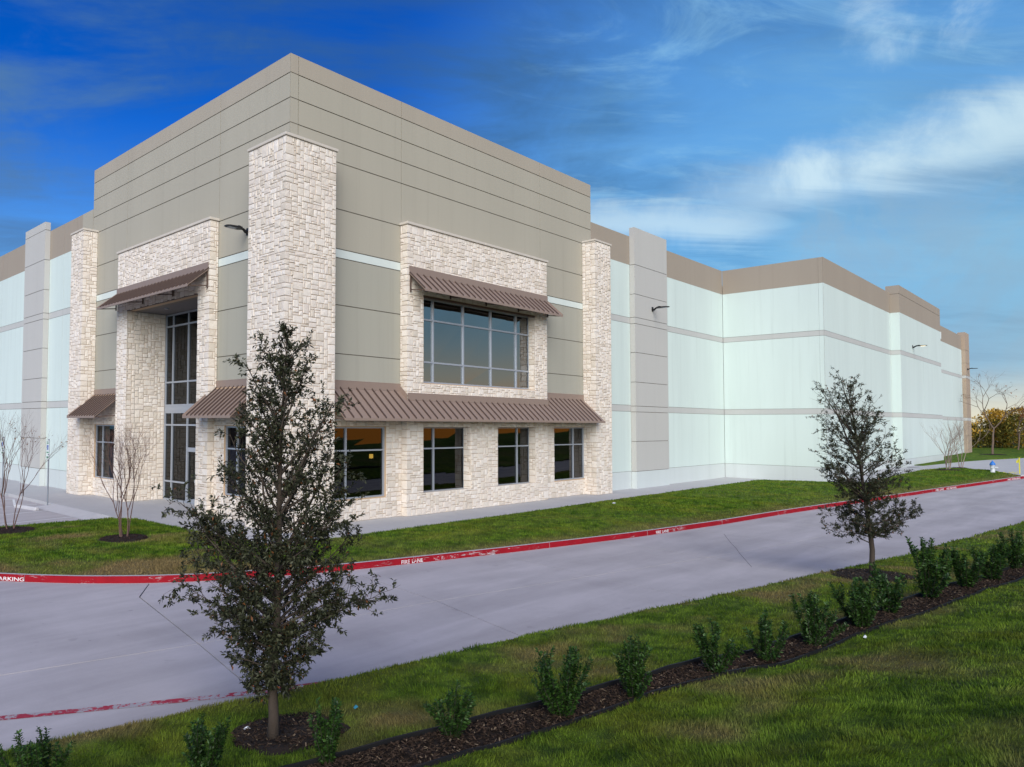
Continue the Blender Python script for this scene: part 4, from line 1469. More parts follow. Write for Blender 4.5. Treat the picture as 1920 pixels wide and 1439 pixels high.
# ------------------------------------------------------------------ parking signs, wheel stop
def sign_post(loc, label):
    t_ = thing('parking_sign', label, 'parking sign', loc, 0, 'parking signs on grey posts')
    b = MB()
    b.lathe([(.032, 0), (.032, 2.95), (.02, 2.97)], (0, 0, 0), 10)
    b.lathe([(.07, 0), (.07, .02), (.045, .03)], (0, 0, 0), 10)
    b.build('post', 'galv', t_)
    for z0, z1, w in ((2.32, 2.90, .32), (2.08, 2.27, .32)):
        b = MB()
        b.box((-.046, -w / 2, z0), (-.040, w / 2, z1))
        p = b.build('sign_plate', 'plate', t_)
        b = MB()
        x_ = -.048
        if z1 > 2.5:
            b.box((x_, -.09, 2.50), (-.0465, .09, 2.70), 0)
            for q in (2.76, 2.82):
                b.box((x_, -.12, q), (-.0465, .12, q + .03), 1)
            b.box((x_, -.12, 2.36), (-.0465, .12, 2.41), 1)
            # wheelchair user: head, body, seat, wheel
            b.box((x_ - .002, -.012, 2.66), (x_, .012, 2.685), 2)
            b.box((x_ - .002, -.010, 2.59), (x_, .010, 2.655), 2)
            b.box((x_ - .002, -.045, 2.575), (x_, .010, 2.592), 2)
            b.box((x_ - .002, -.058, 2.53), (x_, -.045, 2.592), 2)
            for k in range(10):
                a0, a1 = R(150 + k * 21), R(150 + (k + 1) * 21)
                b.add([(x_ - .002, .01 + .040 * math.cos(w_), 2.565 + .040 * math.sin(w_)) for w_ in (a0, a1)] + [(x_ - .002, .01 + .028 * math.cos(w_), 2.565 + .028 * math.sin(w_)) for w_ in (a1, a0)], [(0, 1, 2, 3)], 2)
            b.build('symbol', ['blue', 'green', 'plate'], p, fix=False)
        else:
            b.box((x_, -.12, 2.14), (-.0465, .12, 2.21), 1)
            b.build('symbol', ['blue', 'green', 'plate'], p, fix=False)
    for z in (2.2, 2.4, 2.84):
        b = MB(); b.tube([(-.05, 0, z), (.05, 0, z)], .008, 6); b.build('bolt', 'galv', t_)
    return t_
sign_post((-3.28, 12.69, -.14), 'grey parking sign post nearest the stone pillar')
sign_post((-3.30, 18.65, -.14), 'grey parking sign post at the far left edge')
def rounded_bar(name, L, w, h, mat):
    b = MB()
    prof = [(-w / 2, 0), (w / 2, 0), (w / 2 * .9, h * .6), (w / 2 * .55, h), (-w / 2 * .55, h), (-w / 2 * .9, h * .6)]
    vs_ = []
    for e, s in ((-L / 2, .75), (-L / 2 + .05, 1), (L / 2 - .05, 1), (L / 2, .75)):
        vs_ += [(x_ * s, e, z_ * (s if z_ else 1)) for x_, z_ in prof]
    fs = [tuple(range(5, -1, -1)), tuple(range(18, 24))]
    for r in range(3):
        for k in range(6):
            fs.append((r * 6 + k, r * 6 + (k + 1) % 6, (r + 1) * 6 + (k + 1) % 6, (r + 1) * 6 + k))
    b.add(vs_, fs)
    return b.build(name, mat)
ws = tag(rounded_bar('wheel_stop', 1.9, .2, .13, 'kerbc'), 'concrete wheel stop in the parking bay beside the sign post', 'wheel stop')
ws.location = (-4.15, 12.75, -.138)
ws.rotation_euler = (0, 0, R(8))

# ------------------------------------------------------------------ hydrant, stake, litter
hy = thing('fire_hydrant', 'white fire hydrant with blue bonnet on the lawn tip', 'fire hydrant', (53.1, -12.45, .33))
b = MB()
b.lathe([(.22, 0), (.22, .04), (.13, .06), (.12, .5), (.15, .52), (.15, .56), (.12, .58)], (0, 0, 0), 16)
b.build('barrel', 'hyd_w', hy, True)
b = MB()
b.lathe([(.17, .57), (.17, .62), (.15, .68), (.10, .78), (.05, .83), (.04, .84), (.04, .90)], (0, 0, 0), 16)
b.build('bonnet', 'hyd_b', hy, True)
for p, q in (((-.13, 0, .42), (-.24, 0, .42)), ((.0, -.13, .40), (.0, -.27, .40)), ((.13, 0, .42), (.24, 0, .42))):
    b = MB(); b.tube([p, q], [.075, .075], 12); b.tube([q, tuple(Vector(q) + (Vector(q) - Vector(p)) * .2)], [.04, .03], 6)
    b.build('nozzle', 'hyd_w', hy)
st = thing('marker_stake', 'yellow flagged wooden stake at the far lawn tip', 'stake', (54.4, -13.75, .2))
b = MB(); b.box((-.03, -.03, 0), (.03, .03, 1.25)); b.build('stake_rod', 'yellow', st)
b = MB()
b.hexa([(-.01, .03, .9), (.01, .03, .9), (.02, .16, .86), (.0, .16, .86), (-.01, .03, 1.15), (.01, .03, 1.15), (.02, .17, 1.02), (.0, .17, 1.02)])
b.build('ribbon', 'yellow', st)
tp = resample([(53.4, -12.6), (53.0, -13.0), (53.3, -13.3), (53.7, -13.4), (54.3, -13.7)], .12)
b = MB()
for i in range(len(tp) - 1):
    h = .38 + .05 * math.sin(i * 1.9)
    b.hexa([(*tp[i], h), (*tp[i + 1], h), (*offset(tp, .07)[i + 1], h + .02), (*offset(tp, .07)[i], h + .02), (*tp[i], h + .01), (*tp[i + 1], h + .01), (*offset(tp, .07)[i + 1], h + .03), (*offset(tp, .07)[i], h + .03)])
tag(b.build('caution_tape', 'yellow'), 'yellow caution tape trailing on the grass by the hydrant', 'tape')

def scrap(x_, y_, z_, s, mat, label):
    b = MB()
    q = [(-s, -s * .6, .01), (s, -s * .5, .02), (s * .8, s * .6, .035), (-s * .7, s * .7, .012)]
    b.add(q + [(p[0], p[1], p[2] + .004) for p in q] + [(0, 0, .05), (0, 0, .045)], [(0, 1, 9), (1, 2, 9), (2, 3, 9), (3, 0, 9), (4, 5, 8), (5, 6, 8), (6, 7, 8), (7, 4, 8)])
    o = tag(b.build('scrap', mat), label, 'litter')
    o.location = (x_, y_, z_)
    return o
scrap(-1.9, -16.72, float(bank_z(-1.9, -16.72)) + .03, .03, 'paper', 'pale paper scrap beside the mulch bed edging')
scrap(-10.25, -12.55, float(bank_z(-10.25, -12.55)) + .03, .045, 'paper', 'white paper scrap beside the mulch ring of the near oak')
scrap(-8.9, -12.95, float(bank_z(-8.9, -12.95)) + .03, .03, 'bluepl', 'blue plastic scrap on the grass right of the near oak')
scrap(15.4, -3.7, .10, .09, 'paper', 'white scrap on the lawn by the right stone pillar')

# ------------------------------------------------------------------ mulch, edging
def in_bed(x_, y_):
    t = near_t(x_, y_)
    return (t > BED0(x_)) & (t < BED1(x_))
BED0 = lambda x_: np.interp(x_, [-20, -10, -7.7, -5.8, -3.7, -.8, 1.7, 6, 14, 40], [2.85, 2.86, 3.02, 3.25, 3.33, 3.30, 3.16, 3.1, 3.1, 3.1])
BED1 = lambda x_: np.interp(x_, [-20, -10, -6.8, -5.2, -4, -1.9, 2, 6.6, 14, 40], [3.5, 3.54, 3.64, 3.78, 3.90, 3.82, 3.76, 3.62, 3.6, 3.6])
def at_t(x_, t):
    y_ = float(np.interp(x_, NX, NY)) - t / .987
    return (x_, y_, float(bank_z(x_, y_)))

def edging(fn, label, h):
    b = MB()
    pts = [at_t(x_, float(fn(x_)) + (vnoise(np.array(x_ * .7), np.array(0.), 51) - .5) * .06) for x_ in np.arange(-16, 26, .35)]
    pl = [(p[0], p[1]) for p in pts]
    o1_, o2_ = offset(pl, .012), offset(pl, -.012)
    for i in range(len(pts) - 1):
        za, zb = pts[i][2], pts[i + 1][2]
        b.hexa([(*o1_[i], za - .1), (*o1_[i + 1], zb - .1), (*o2_[i + 1], zb - .1), (*o2_[i], za - .1), (*o1_[i], za + h), (*o1_[i + 1], zb + h), (*o2_[i + 1], zb + h), (*o2_[i], za + h)])
    return tag(b.build('landscape_edging', 'edge', fix=False), label, 'edging', 'black edging strips of the mulch bed')
edging(BED0, 'black edging strip along the road side of the mulch bed', .085)
edging(BED1, 'black edging strip along the foreground side of the mulch bed', .045)

def chips(name, pts, mat, size=(.02, .06), parent=None):
    n = len(pts)
    L = RNG.uniform(size[0], size[1], n); W = RNG.uniform(.006, .016, n)
    a = RNG.uniform(0, 2 * np.pi, n); tl = RNG.uniform(-.5, .5, n)
    dx, dy = np.cos(a) * L / 2, np.sin(a) * L / 2
    ex, ey = -np.sin(a) * W / 2, np.cos(a) * W / 2
    dz = tl * L / 2
    p = pts
    v = np.stack([np.stack([p[:, 0] - dx - ex, p[:, 1] - dy - ey, p[:, 2] - dz], 1), np.stack([p[:, 0] + dx - ex, p[:, 1] + dy - ey, p[:, 2] + dz], 1),
                  np.stack([p[:, 0] + dx + ex, p[:, 1] + dy + ey, p[:, 2] + dz + .004], 1), np.stack([p[:, 0] - dx + ex, p[:, 1] - dy + ey, p[:, 2] - dz + .004], 1)], 1).reshape(-1, 3)
    i = np.arange(n) * 4
    f = np.concatenate([np.stack([i, i + 1, i + 2], 1), np.stack([i, i + 2, i + 3], 1)])
    return tag(np_mesh(name, v, f, mat, parent), None, None, None, 'stuff')

mx = np.arange(-16, 26.01, .25)
mt_ = np.linspace(0, 1, 7)
MX = mx[:, None] + 0 * mt_
T_ = BED0(mx)[:, None] * (1 - mt_) + BED1(mx)[:, None] * mt_
MY = np.interp(mx, NX, NY)[:, None] - T_ / .987
MZ = bank_z(MX, MY) + .012 + .03 * np.sin(np.pi * mt_)[None, :]
tag(grid_mesh('mulch_bed', MX, MY, MZ, 'mulch'), 'dark bark mulch bed along the bank', None, None, 'structure')
nC = 30000
cx_ = -13.5 + 26 * RNG.power(1, nC) ** 1.0
wgt = RNG.uniform(0, 1, nC)
cx_ = -13.5 + 24 * RNG.uniform(0, 1, nC) ** 1.7
ct = BED0(cx_) * (1 - wgt) + BED1(cx_) * wgt
cy_ = np.interp(cx_, NX, NY) - ct / .987
tag(chips('mulch_chips', np.stack([cx_, cy_, bank_z(cx_, cy_) + .02 + .03 * np.sin(np.pi * wgt) + RNG.uniform(0, .02, nC)], 1), 'chip'), 'bark chips lying on the mulch bed')

def mulch_ring(x_, y_, r, zfun, mat, cmat, label, n=1200):
    b = MB()
    ring, K = [], 28
    vs_ = [(x_, y_, float(zfun(x_, y_)) + .07)]
    for fr in (.5, .85, 1.0):
        for k in range(K):
            w = 2 * math.pi * k / K
            rr = r * fr * (1 + .07 * math.sin(3 * w + x_) + .05 * math.sin(7 * w))
            px_, py_ = x_ + rr * math.cos(w), y_ + rr * math.sin(w)
            vs_.append((px_, py_, float(zfun(px_, py_)) + (.06, .05, .0)[(.5, .85, 1.0).index(fr)]))
    fs = [(0, 1 + k, 1 + (k + 1) % K) for k in range(K)]
    for q in range(2):
        for k in range(K):
            fs.append((1 + q * K + k, 1 + (q + 1) * K + k, 1 + (q + 1) * K + (k + 1) % K, 1 + q * K + (k + 1) % K))
    b.add(vs_, fs)
    o = tag(b.build('mulch_ring', mat, fix=False), label, None, None, 'structure')
    rr = r * np.sqrt(RNG.uniform(0, 1, n)) * .98
    w = RNG.uniform(0, 2 * np.pi, n)
    q = np.stack([x_ + rr * np.cos(w), y_ + rr * np.sin(w), np.zeros(n)], 1)
    q[:, 2] = zfun(q[:, 0], q[:, 1]) + .055 * np.clip(1.2 - (rr / r) ** 4, 0, 1) + RNG.uniform(0, .025, n)
    chips('mulch_chips', q, cmat, parent=o)
    return o
T1 = (-10.2, -13.0); T2 = (6.07, -15.15)
C1, C2 = (-5.18, 1.29), (-7.13, 5.36)
lz = lambda x_, y_: 0.05 + 0 * np.asarray(x_, float)
def lawn_at(x_, y_):
    x_ = np.atleast_1d(np.asarray(x_, float)); y_ = np.atleast_1d(np.asarray(y_, float))
    k = np.argmin((LX.ravel()[None, :] - x_[:, None]) ** 2 + (LY.ravel()[None, :] - y_[:, None]) ** 2, axis=1)
    z_ = LZ.ravel()[k]
    return z_ if len(z_) > 1 else z_[0]
mulch_ring(T1[0] + .25, T1[1] + .05, .66, bank_z, 'mulch', 'chip', 'mulch ring at the foot of the near oak', 1800)
mulch_ring(*T2, .85, bank_z, 'mulch', 'chip', 'mulch ring at the foot of the far oak')
mulch_ring(*C1, .72, lawn_at, 'mulch', 'chip_d', 'dark mulch ring on the corner lawn')
mulch_ring(*C2, .78, lawn_at, 'mulch', 'chip_d', 'dark mulch ring at the left end of the corner lawn')
mulch_ring(53.45, -9.95, .8, lawn_at, 'mulch', 'chip_d', 'mulch ring under the bare shrub tree on the far lawn', 300)
mulch_ring(57.0, -10.2, .6, lawn_at, 'mulch', 'chip_d', 'mulch ring under the rear bare shrub tree on the far lawn', 300)
mulch_ring(93.3, -8.24, 1.2, lambda a_, c_: .53 + 0 * np.asarray(a_, float), 'mulch', 'chip_d', 'mulch ring under the tall bare tree', 300)

# ------------------------------------------------------------------ grass blades
def blades(pts, dry, h, w, lean=.6):
    """one bent triangle per blade"""
    n = len(pts)
    a = RNG.uniform(0, 2 * np.pi, n)
    hh = h * RNG.uniform(.55, 1.25, n) * (.55 + .9 * vnoise(pts[:, 0] * 4.3, pts[:, 1] * 4.3, 63))
    ww = w * RNG.uniform(.7, 1.3, n)
    cl_ = (vnoise(pts[:, 0] * 3.1, pts[:, 1] * 3.1, 61) - .5) * 2.2
    cm_ = (vnoise(pts[:, 0] * 3.1, pts[:, 1] * 3.1, 62) - .5) * 2.2
    la = RNG.uniform(0, 2 * np.pi, n); lr = RNG.uniform(0, lean, n)
    tx = (np.cos(la) * lr + cl_ * .5) * hh; ty = (np.sin(la) * lr + cm_ * .5) * hh
    ex, ey = np.cos(a) * ww / 2, np.sin(a) * ww / 2
    p = pts
    v = np.stack([np.stack([p[:, 0] - ex, p[:, 1] - ey, p[:, 2] - .006], 1), np.stack([p[:, 0] + ex, p[:, 1] + ey, p[:, 2] - .006], 1),
                  np.stack([p[:, 0] + tx, p[:, 1] + ty, p[:, 2] + hh], 1)], 1).reshape(-1, 3)
    f = np.arange(n * 3).reshape(-1, 3)
    return v, f, np.repeat(dry, 3)

def in_view(x_, y_, z_, margin):
    d = np.stack([x_ - CAM[0], y_ - CAM[1], z_ - CAM[2]], 1)
    w = d @ np.array(FWD)
    u = 658.9 + 1364.88 * (d @ np.array(RGT)) / np.maximum(w, .1)
    v = 737.8 - 1364.88 * (d @ np.array(UPV)) / np.maximum(w, .1)
    return (w > .5) & (u > -margin) & (u < 1920 + margin) & (v < 1439 + margin)

parts_v, parts_f, parts_d, nv0 = [], [], [], 0
def take(v, f, d):
    global nv0
    parts_v.append(v); parts_f.append(f + nv0); parts_d.append(d); nv0 += len(v)
for dist0, dist1, dens, h, w in ((0, 6.5, 4200, .040, .0075), (6.5, 10, 2400, .042, .010), (10, 16, 1150, .045, .014), (16, 28, 430, .05, .022), (28, 48, 130, .055, .04)):
    x0_, x1_ = max(-20, CAM[0] - dist1), min(45, CAM[0] + dist1)
    tmax = 9.5
    n = int(dens * (x1_ - x0_) * tmax)
    x_ = RNG.uniform(x0_, x1_, n); t = RNG.uniform(.0, tmax, n)
    y_ = np.interp(x_, NX, NY) - t / .987 + (vnoise(x_ * 1.3, x_ * 0, 41) - .5) * .22 * np.clip(1 - t, 0, 1)
    dd = np.hypot(x_ - CAM[0], y_ - CAM[1])
    k = (dd >= dist0) & (dd < dist1)
    k &= ~((t > BED0(x_)) & (t < BED1(x_)))
    for q, rr in ((T1, .62), (T2, .8)):
        k &= np.hypot(x_ - q[0] - (.25 if q is T1 else 0), y_ - q[1]) > rr * RNG.uniform(.85, 1.1, n)
    x_, y_ = x_[k], y_[k]
    z_ = bank_z(x_, y_)
    k = in_view(x_, y_, z_, 160)
    x_, y_, z_ = x_[k], y_[k], z_[k]
    take(*blades(np.stack([x_, y_, z_], 1), np.clip(dry_near(x_, y_) + RNG.uniform(-.12, .25, len(x_)) ** 3, 0, 1), h, w))
# building-side lawn
du = np.hypot(OU[1:, 0] - OU[:-1, 0], OU[1:, 1] - OU[:-1, 1])
for i in range(len(OU) - 1):
    wd = .5 * (np.hypot(*(OU[i] - IN[i])) + np.hypot(*(OU[i + 1] - IN[i + 1])))
    cdist = math.hypot(OU[i][0] - CAM[0], OU[i][1] - CAM[1])
    dens = 520 if cdist < 26 else 300 if cdist < 38 else 120
    n = int(max(du[i], .5 * (du[i] + np.hypot(*(IN[i + 1] - IN[i])))) * wd * dens)
    if n < 1:
        continue
    s, f = RNG.uniform(0, 1, n), RNG.uniform(0, 1, n)
    o_ = OU[i] * (1 - s)[:, None] + OU[i + 1] * s[:, None]
    q = IN[i] * (1 - s)[:, None] + IN[i + 1] * s[:, None]
    p = o_ * (1 - f)[:, None] + q * f[:, None]
    z_ = lawn_z(p[:, 0], p[:, 1], f)
    k = in_view(p[:, 0], p[:, 1], z_, 160)
    for c_ in (C1, C2):
        k &= np.hypot(p[:, 0] - c_[0], p[:, 1] - c_[1]) > .82
    if not k.any():
        continue
    take(*blades(np.stack([p[k, 0], p[k, 1], z_[k]], 1), np.clip(dry_lawn(p[k, 0], p[k, 1], f[k]) + RNG.uniform(-.1, .1, k.sum()), 0, 1), .055, .022 if cdist < 30 else .04))
tag(np_mesh('grass', np.concatenate(parts_v), np.concatenate(parts_f), 'blade', attr=np.concatenate(parts_d)), 'short mown grass blades on the lawns', None, None, 'stuff')

# ------------------------------------------------------------------ trees and shrubs
def leaf_quads(P, D, L, W, up):
    """folded diamond leaves: P base points, D directions"""
    n = len(P)
    D = D / np.maximum(np.linalg.norm(D, axis=1, keepdims=True), 1e-6)
    S = np.cross(D, up + RNG.normal(0, .45, (n, 3)))
    S /= np.maximum(np.linalg.norm(S, axis=1, keepdims=True), 1e-6)
    N = np.cross(S, D)
    L = L[:, None]; W = W[:, None]
    a = P; c = P + D * L - N * L * .12
    l = P + D * L * .5 + S * W * .5 + N * W * .15; r = P + D * L * .5 - S * W * .5 + N * W * .15
    v = np.stack([a, l, c, r], 1).reshape(-1, 3)
    i = np.arange(n) * 4
    return v, np.concatenate([np.stack([i, i + 1, i + 2], 1), np.stack([i, i + 2, i + 3], 1)])

def wob_path(p, d, L, n, jit, lift, rr):
    """a branch path: start, direction, length"""
    pts = [Vector(p)]
    d = Vector(d).normalized()
    for k in range(n):
        d = (d + Vector((rr.uniform(-jit, jit), rr.uniform(-jit, jit), rr.uniform(-jit, jit) + lift))).normalized()
        pts.append(pts[-1] + d * (L / n))
    return pts

def oak(loc, H, prof, seed, lean, label, nprim=64, z0=.17, lsize=.050):
    """young live oak: straight leader, rising limbs, small dark leaves; prof: [(height share, west radius, east radius)] across the picture"""
    rr = random.Random(seed)
    t_ = thing('oak_tree', label, 'tree', loc, 0, 'young oaks on the bank')
    tr = MB()
    lead = [Vector((lean[0] * (f ** 1.7) + .03 * math.sin(f * 9 + seed) * (f > .1), lean[1] * (f ** 1.7) + .03 * math.cos(f * 7 + seed) * (f > .1), H * f)) for f in np.linspace(0, 1, 16)]
    tr.tube(lead, [max(.004, .062 * (1 - f) ** .85 + (.018 if f == 0 else 0)) for f in np.linspace(0, 1, 16)], 9)
    P_, D_ = [], []
    side = Vector((RGT.x, RGT.y, 0)).normalized()
    hs = [q[0] for q in prof]
    def at(f):
        k = f * 15; i = min(int(k), 14)
        return lead[i].lerp(lead[i + 1], k - i)
    for k in range(nprim):
        f = z0 + (1 - z0) * ((k + rr.random()) / nprim) ** 1.25
        if f > .985:
            continue
        az = k * 2.39996 + rr.uniform(-.5, .5)
        dh = Vector((math.cos(az), math.sin(az), 0))
        s = dh.dot(side)
        wl, wr_ = np.interp(f, hs, [q[1] for q in prof]), np.interp(f, hs, [q[2] for q in prof])
        rad = float(wr_ if s > 0 else wl) * (.62 + .38 * abs(s)) * rr.choice((rr.uniform(.62, .95), rr.uniform(.85, 1.22), rr.uniform(.85, 1.22)))
        rad = max(rad, .06)
        el = (0.18 + .95 * f) * rr.uniform(.8, 1.2)
        L = rad / math.cos(min(el, 1.15))
        base_f = max(.08, f - math.tan(el) * rad / H * .75)
        p0 = at(base_f)
        path = wob_path(p0, dh + Vector((0, 0, math.tan(el))), L, 6, .16, .015, rr)
        r0 = .007 + .012 * L
        tr.tube(path, [r0 * (1 - .85 * i / 6) for i in range(7)], 4, cap=False)
        ns = max(5, int(L * (21 - 9 * f)))
        for q in range(ns):
            g = .16 + .84 * (q + rr.random()) / ns
            i = min(int(g * 6), 5)
            bp = path[i].lerp(path[i + 1], g * 6 - i)
            dv = (path[i + 1] - path[i]).normalized()
            sd_ = dv.orthogonal().normalized()
            ro = Matrix.Rotation(rr.uniform(0, 6.28), 3, dv) @ sd_
            d2 = (dv * .7 + ro * rr.uniform(.5, 1.1) + Vector((0, 0, .25)))
            l2 = L * rr.uniform(.16, .36) * (1.15 - .5 * g) + .05
            p2 = wob_path(bp, d2, l2, 3, .25, .05, rr)
            tr.tube(p2, [.0035, .003, .002, .0012], 3, cap=False)
            for w in range(rr.choice((2, 3, 3, 4))):
                g2 = rr.uniform(.15, 1)
                i2 = min(int(g2 * 3), 2)
                tp_ = p2[i2].lerp(p2[i2 + 1], g2 * 3 - i2)
                dv2 = (p2[i2 + 1] - p2[i2]).normalized()
                d3 = (dv2 * .8 + Vector((rr.uniform(-.8, .8), rr.uniform(-.8, .8), rr.uniform(-.5, .8)))).normalized()
                l3 = rr.uniform(.05, .13)
                nl = rr.choice((10, 12, 14) if f < .55 else (7, 8, 10))
                for u in range(nl):
                    P_.append(tp_ + d3 * (l3 * (u + .5) / nl))
                    D_.append(d3 * .6 + Vector((rr.uniform(-1, 1), rr.uniform(-1, 1), rr.uniform(-.9, .8))))
    tr.build('trunk', 'bark_oak', t_, True, fix=False)
    P_ = np.array([tuple(p) for p in P_]); D_ = np.array([tuple(p) for p in D_])
    n = len(P_)
    v, f = leaf_quads(P_, D_, RNG.uniform(.75, 1.35, n) * lsize, RNG.uniform(.75, 1.3, n) * lsize * .46, np.array([0, 0, 1.0]))
    np_mesh('crown', v, f, 'oakleaf', t_)
    print('oak leaves', n)
    return t_
oak((T1[0], T1[1], float(bank_z(*T1))), 4.66, [(.14, .25, .2), (.20, .62, .52), (.27, .92, .84), (.36, .90, .92), (.48, .90, .98), (.60, .82, .90), (.72, .62, .74), (.82, .44, .56), (.91, .30, .30), (1, .08, .08)], 5, (.10, -.04),
    'nearer dark oak with dense crown hiding the entrance corner', 112, .12)
oak((T2[0], T2[1], float(bank_z(*T2))), 4.72, [(.15, .3, .3), (.22, .70, .70), (.28, .98, 1.02), (.42, .80, .70), (.55, 1.02, .82), (.66, .88, .76), (.78, .72, .55), (.88, .70, .42), (1, .45, .12)], 9, (-.75, .30),
    'farther oak with thin leaning crown beside the road', 80, .21, .046)

def shrub_mesh(seed, H, spread, nst):
    rr = random.Random(seed)
    sb = MB()
    P_, D_ = [], []
    for s in range(nst):
        az = s * 2.4 + rr.uniform(-.4, .4)
        out_ = rr.uniform(.08, 1) * spread
        h = H * (1.05 - .42 * out_ / spread * rr.uniform(.4, 1)) * rr.uniform(.72, 1.08)
        d = Vector((math.cos(az) * out_, math.sin(az) * out_, h))
        path = wob_path((math.cos(az) * .04, math.sin(az) * .04, -.03), d, d.length, 6, .10, .05, rr)
        sb.tube(path, [.009 * (1 - .8 * i / 6) for i in range(7)], 5, cap=False)
        stems = [path]
        for q in range(rr.choice((4, 5, 6))):
            g = rr.uniform(.06, .75); i = min(int(g * 6), 5)
            dv = (path[i + 1] - path[i]).normalized()
            d2 = dv + Vector((rr.uniform(-.7, .7), rr.uniform(-.7, .7), .15))
            p2 = wob_path(path[i].lerp(path[i + 1], g * 6 - i), d2, h * rr.uniform(.22, .42), 6, .12, .08, rr)
            sb.tube(p2, [.005 * (1 - .8 * k / 6) for k in range(7)], 4, cap=False)
            stems.append(p2)
        for path in stems:
            L = sum((path[i + 1] - path[i]).length for i in range(6))
            nl = int(L / .0085)
            for u in range(nl):
                g = .02 + .98 * u / nl; i = min(int(g * 6), 5)
                dv = (path[i + 1] - path[i]).normalized()
                o_ = dv.orthogonal().normalized()
                o_ = Matrix.Rotation(u * 2.1 + rr.uniform(-.5, .5), 3, dv) @ o_
                P_.append(path[i].lerp(path[i + 1], g * 6 - i)); D_.append(o_ * .9 + dv * rr.uniform(.3, 1.0))
    return sb, np.array([tuple(p) for p in P_]), np.array([tuple(p) for p in D_])

def make_shrub(seed, H, spread, nst):
    t_ = thing('evergreen_shrub', '', 'shrub', (0, 0, 0), 0, 'evergreen shrubs along the mulch bed')
    sb, P_, D_ = shrub_mesh(seed, H, spread, nst)
    sb.build('stem', 'bark_shrub', t_, fix=False)
    n = len(P_)
    v, f = leaf_quads(P_, D_, RNG.uniform(.75, 1.3, n) * .054, RNG.uniform(.8, 1.25, n) * .029, np.array([0, 0, 1.0]))
    np_mesh('foliage', v, f, 'hollyleaf', t_)
    return t_
protos = [make_shrub(21, .82, .40, 10), make_shrub(22, .72, .38, 9), make_shrub(23, .80, .48, 14), make_shrub(24, .78, .32, 8), make_shrub(25, .80, .44, 11), make_shrub(26, .74, .50, 12)]
nth = ['leftmost', 'second', 'third', 'fourth', 'fifth', 'sixth', 'seventh', 'eighth', 'ninth', 'tenth', 'eleventh', 'twelfth', 'thirteenth', 'fourteenth', 'fifteenth']
SH = [(-12.72, -12.75, 2, .84, .3), (-11.45, -13.62, 2, .9, 1.0), (-10.45, -14.22, 3, .98, 4.0), (-9.18, -14.72, 1, .78, .0), (-7.85, -15.2, 0, 1.0, 2.2), (-6.82, -15.50, 3, .80, 1.2), (-5.25, -15.82, 1, .92, 3.0),
      (-4.05, -16.05, 2, 1.0, .7), (-2.75, -16.25, 0, .92, 5.1), (-1.1, -16.5, 2, 1.06, 2.6), (.2, -16.6, 1, .98, .4), (2.2, -16.85, 2, 1.08, 3.9), (3.9, -17.15, 0, .98, 1.3), (5.6, -17.4, 2, 1.06, 5.6), (7.6, -17.6, 2, 1.05, 2.0)]
extra = ['cut by the frame in the corner', 'low and bushy beside the road edge', 'right of the near oak', 'small and narrow', 'tall with wide open top', 'short and dense', 'with open fan of shoots', 'broad and full', 'narrow with upright shoots', 'broad, in front of the far oak', 'small, under the far oak', 'broad and round', 'upright and thin', 'dense and wide', 'cut by the right frame edge']
used = set()
for i, (x_, y_, k, s, rz) in enumerate(SH):
    k = (k, (k + 2) % 4, k + 2 if k > 1 else k + 4)[i % 3] if i > 3 else k
    o = protos[k] if k not in used else copy_tree(protos[k])
    used.add(k)
    o.location = (x_, y_, float(bank_z(x_, y_)) + .02)
    o.rotation_euler = (0, 0, rz)
    s *= (1.04 if i > 7 else .92) * (1 + .10 * math.sin(i * 5.3))
    o.scale = (s * (1.0 + .12 * math.sin(i * 2.7)), s * (1.0 + .12 * math.cos(i * 1.9)), s * (1.10 + .08 * math.sin(i * 4.1)))
    o['label'] = 'green shrub in the mulch bed, %s%s, %s' % (nth[i], '' if i == 0 else ' from left', extra[i])

def branchy(mb_, p, d, L, r, depth, rr, spread, tips, lift=.04, kids=(2, 3), shrink=.72):
    n = 4
    path = wob_path(p, d, L, n, .14, lift, rr)
    mb_.tube(path, [r * (1 - .38 * i / n) for i in range(n + 1)], 5 if r > .02 else 4 if r > .008 else 3, cap=False)
    if depth == 0:
        tips.append((path[-1], (path[-1] - path[-2]).normalized())); tips.append((path[2], (path[3] - path[2]).normalized()))
        return
    for q in range(rr.choice(kids)):
        dv = (path[-1] - path[-2]).normalized()
        o_ = Matrix.Rotation(rr.uniform(0, 6.28), 3, dv) @ dv.orthogonal().normalized()
        st_ = path[-1] if q < 2 else path[rr.choice((2, 3))]
        branchy(mb_, st_, dv + o_ * rr.uniform(spread * .5, spread), L * shrink * rr.uniform(.8, 1.15), r * .60, depth - 1, rr, spread, tips, lift, kids, shrink)

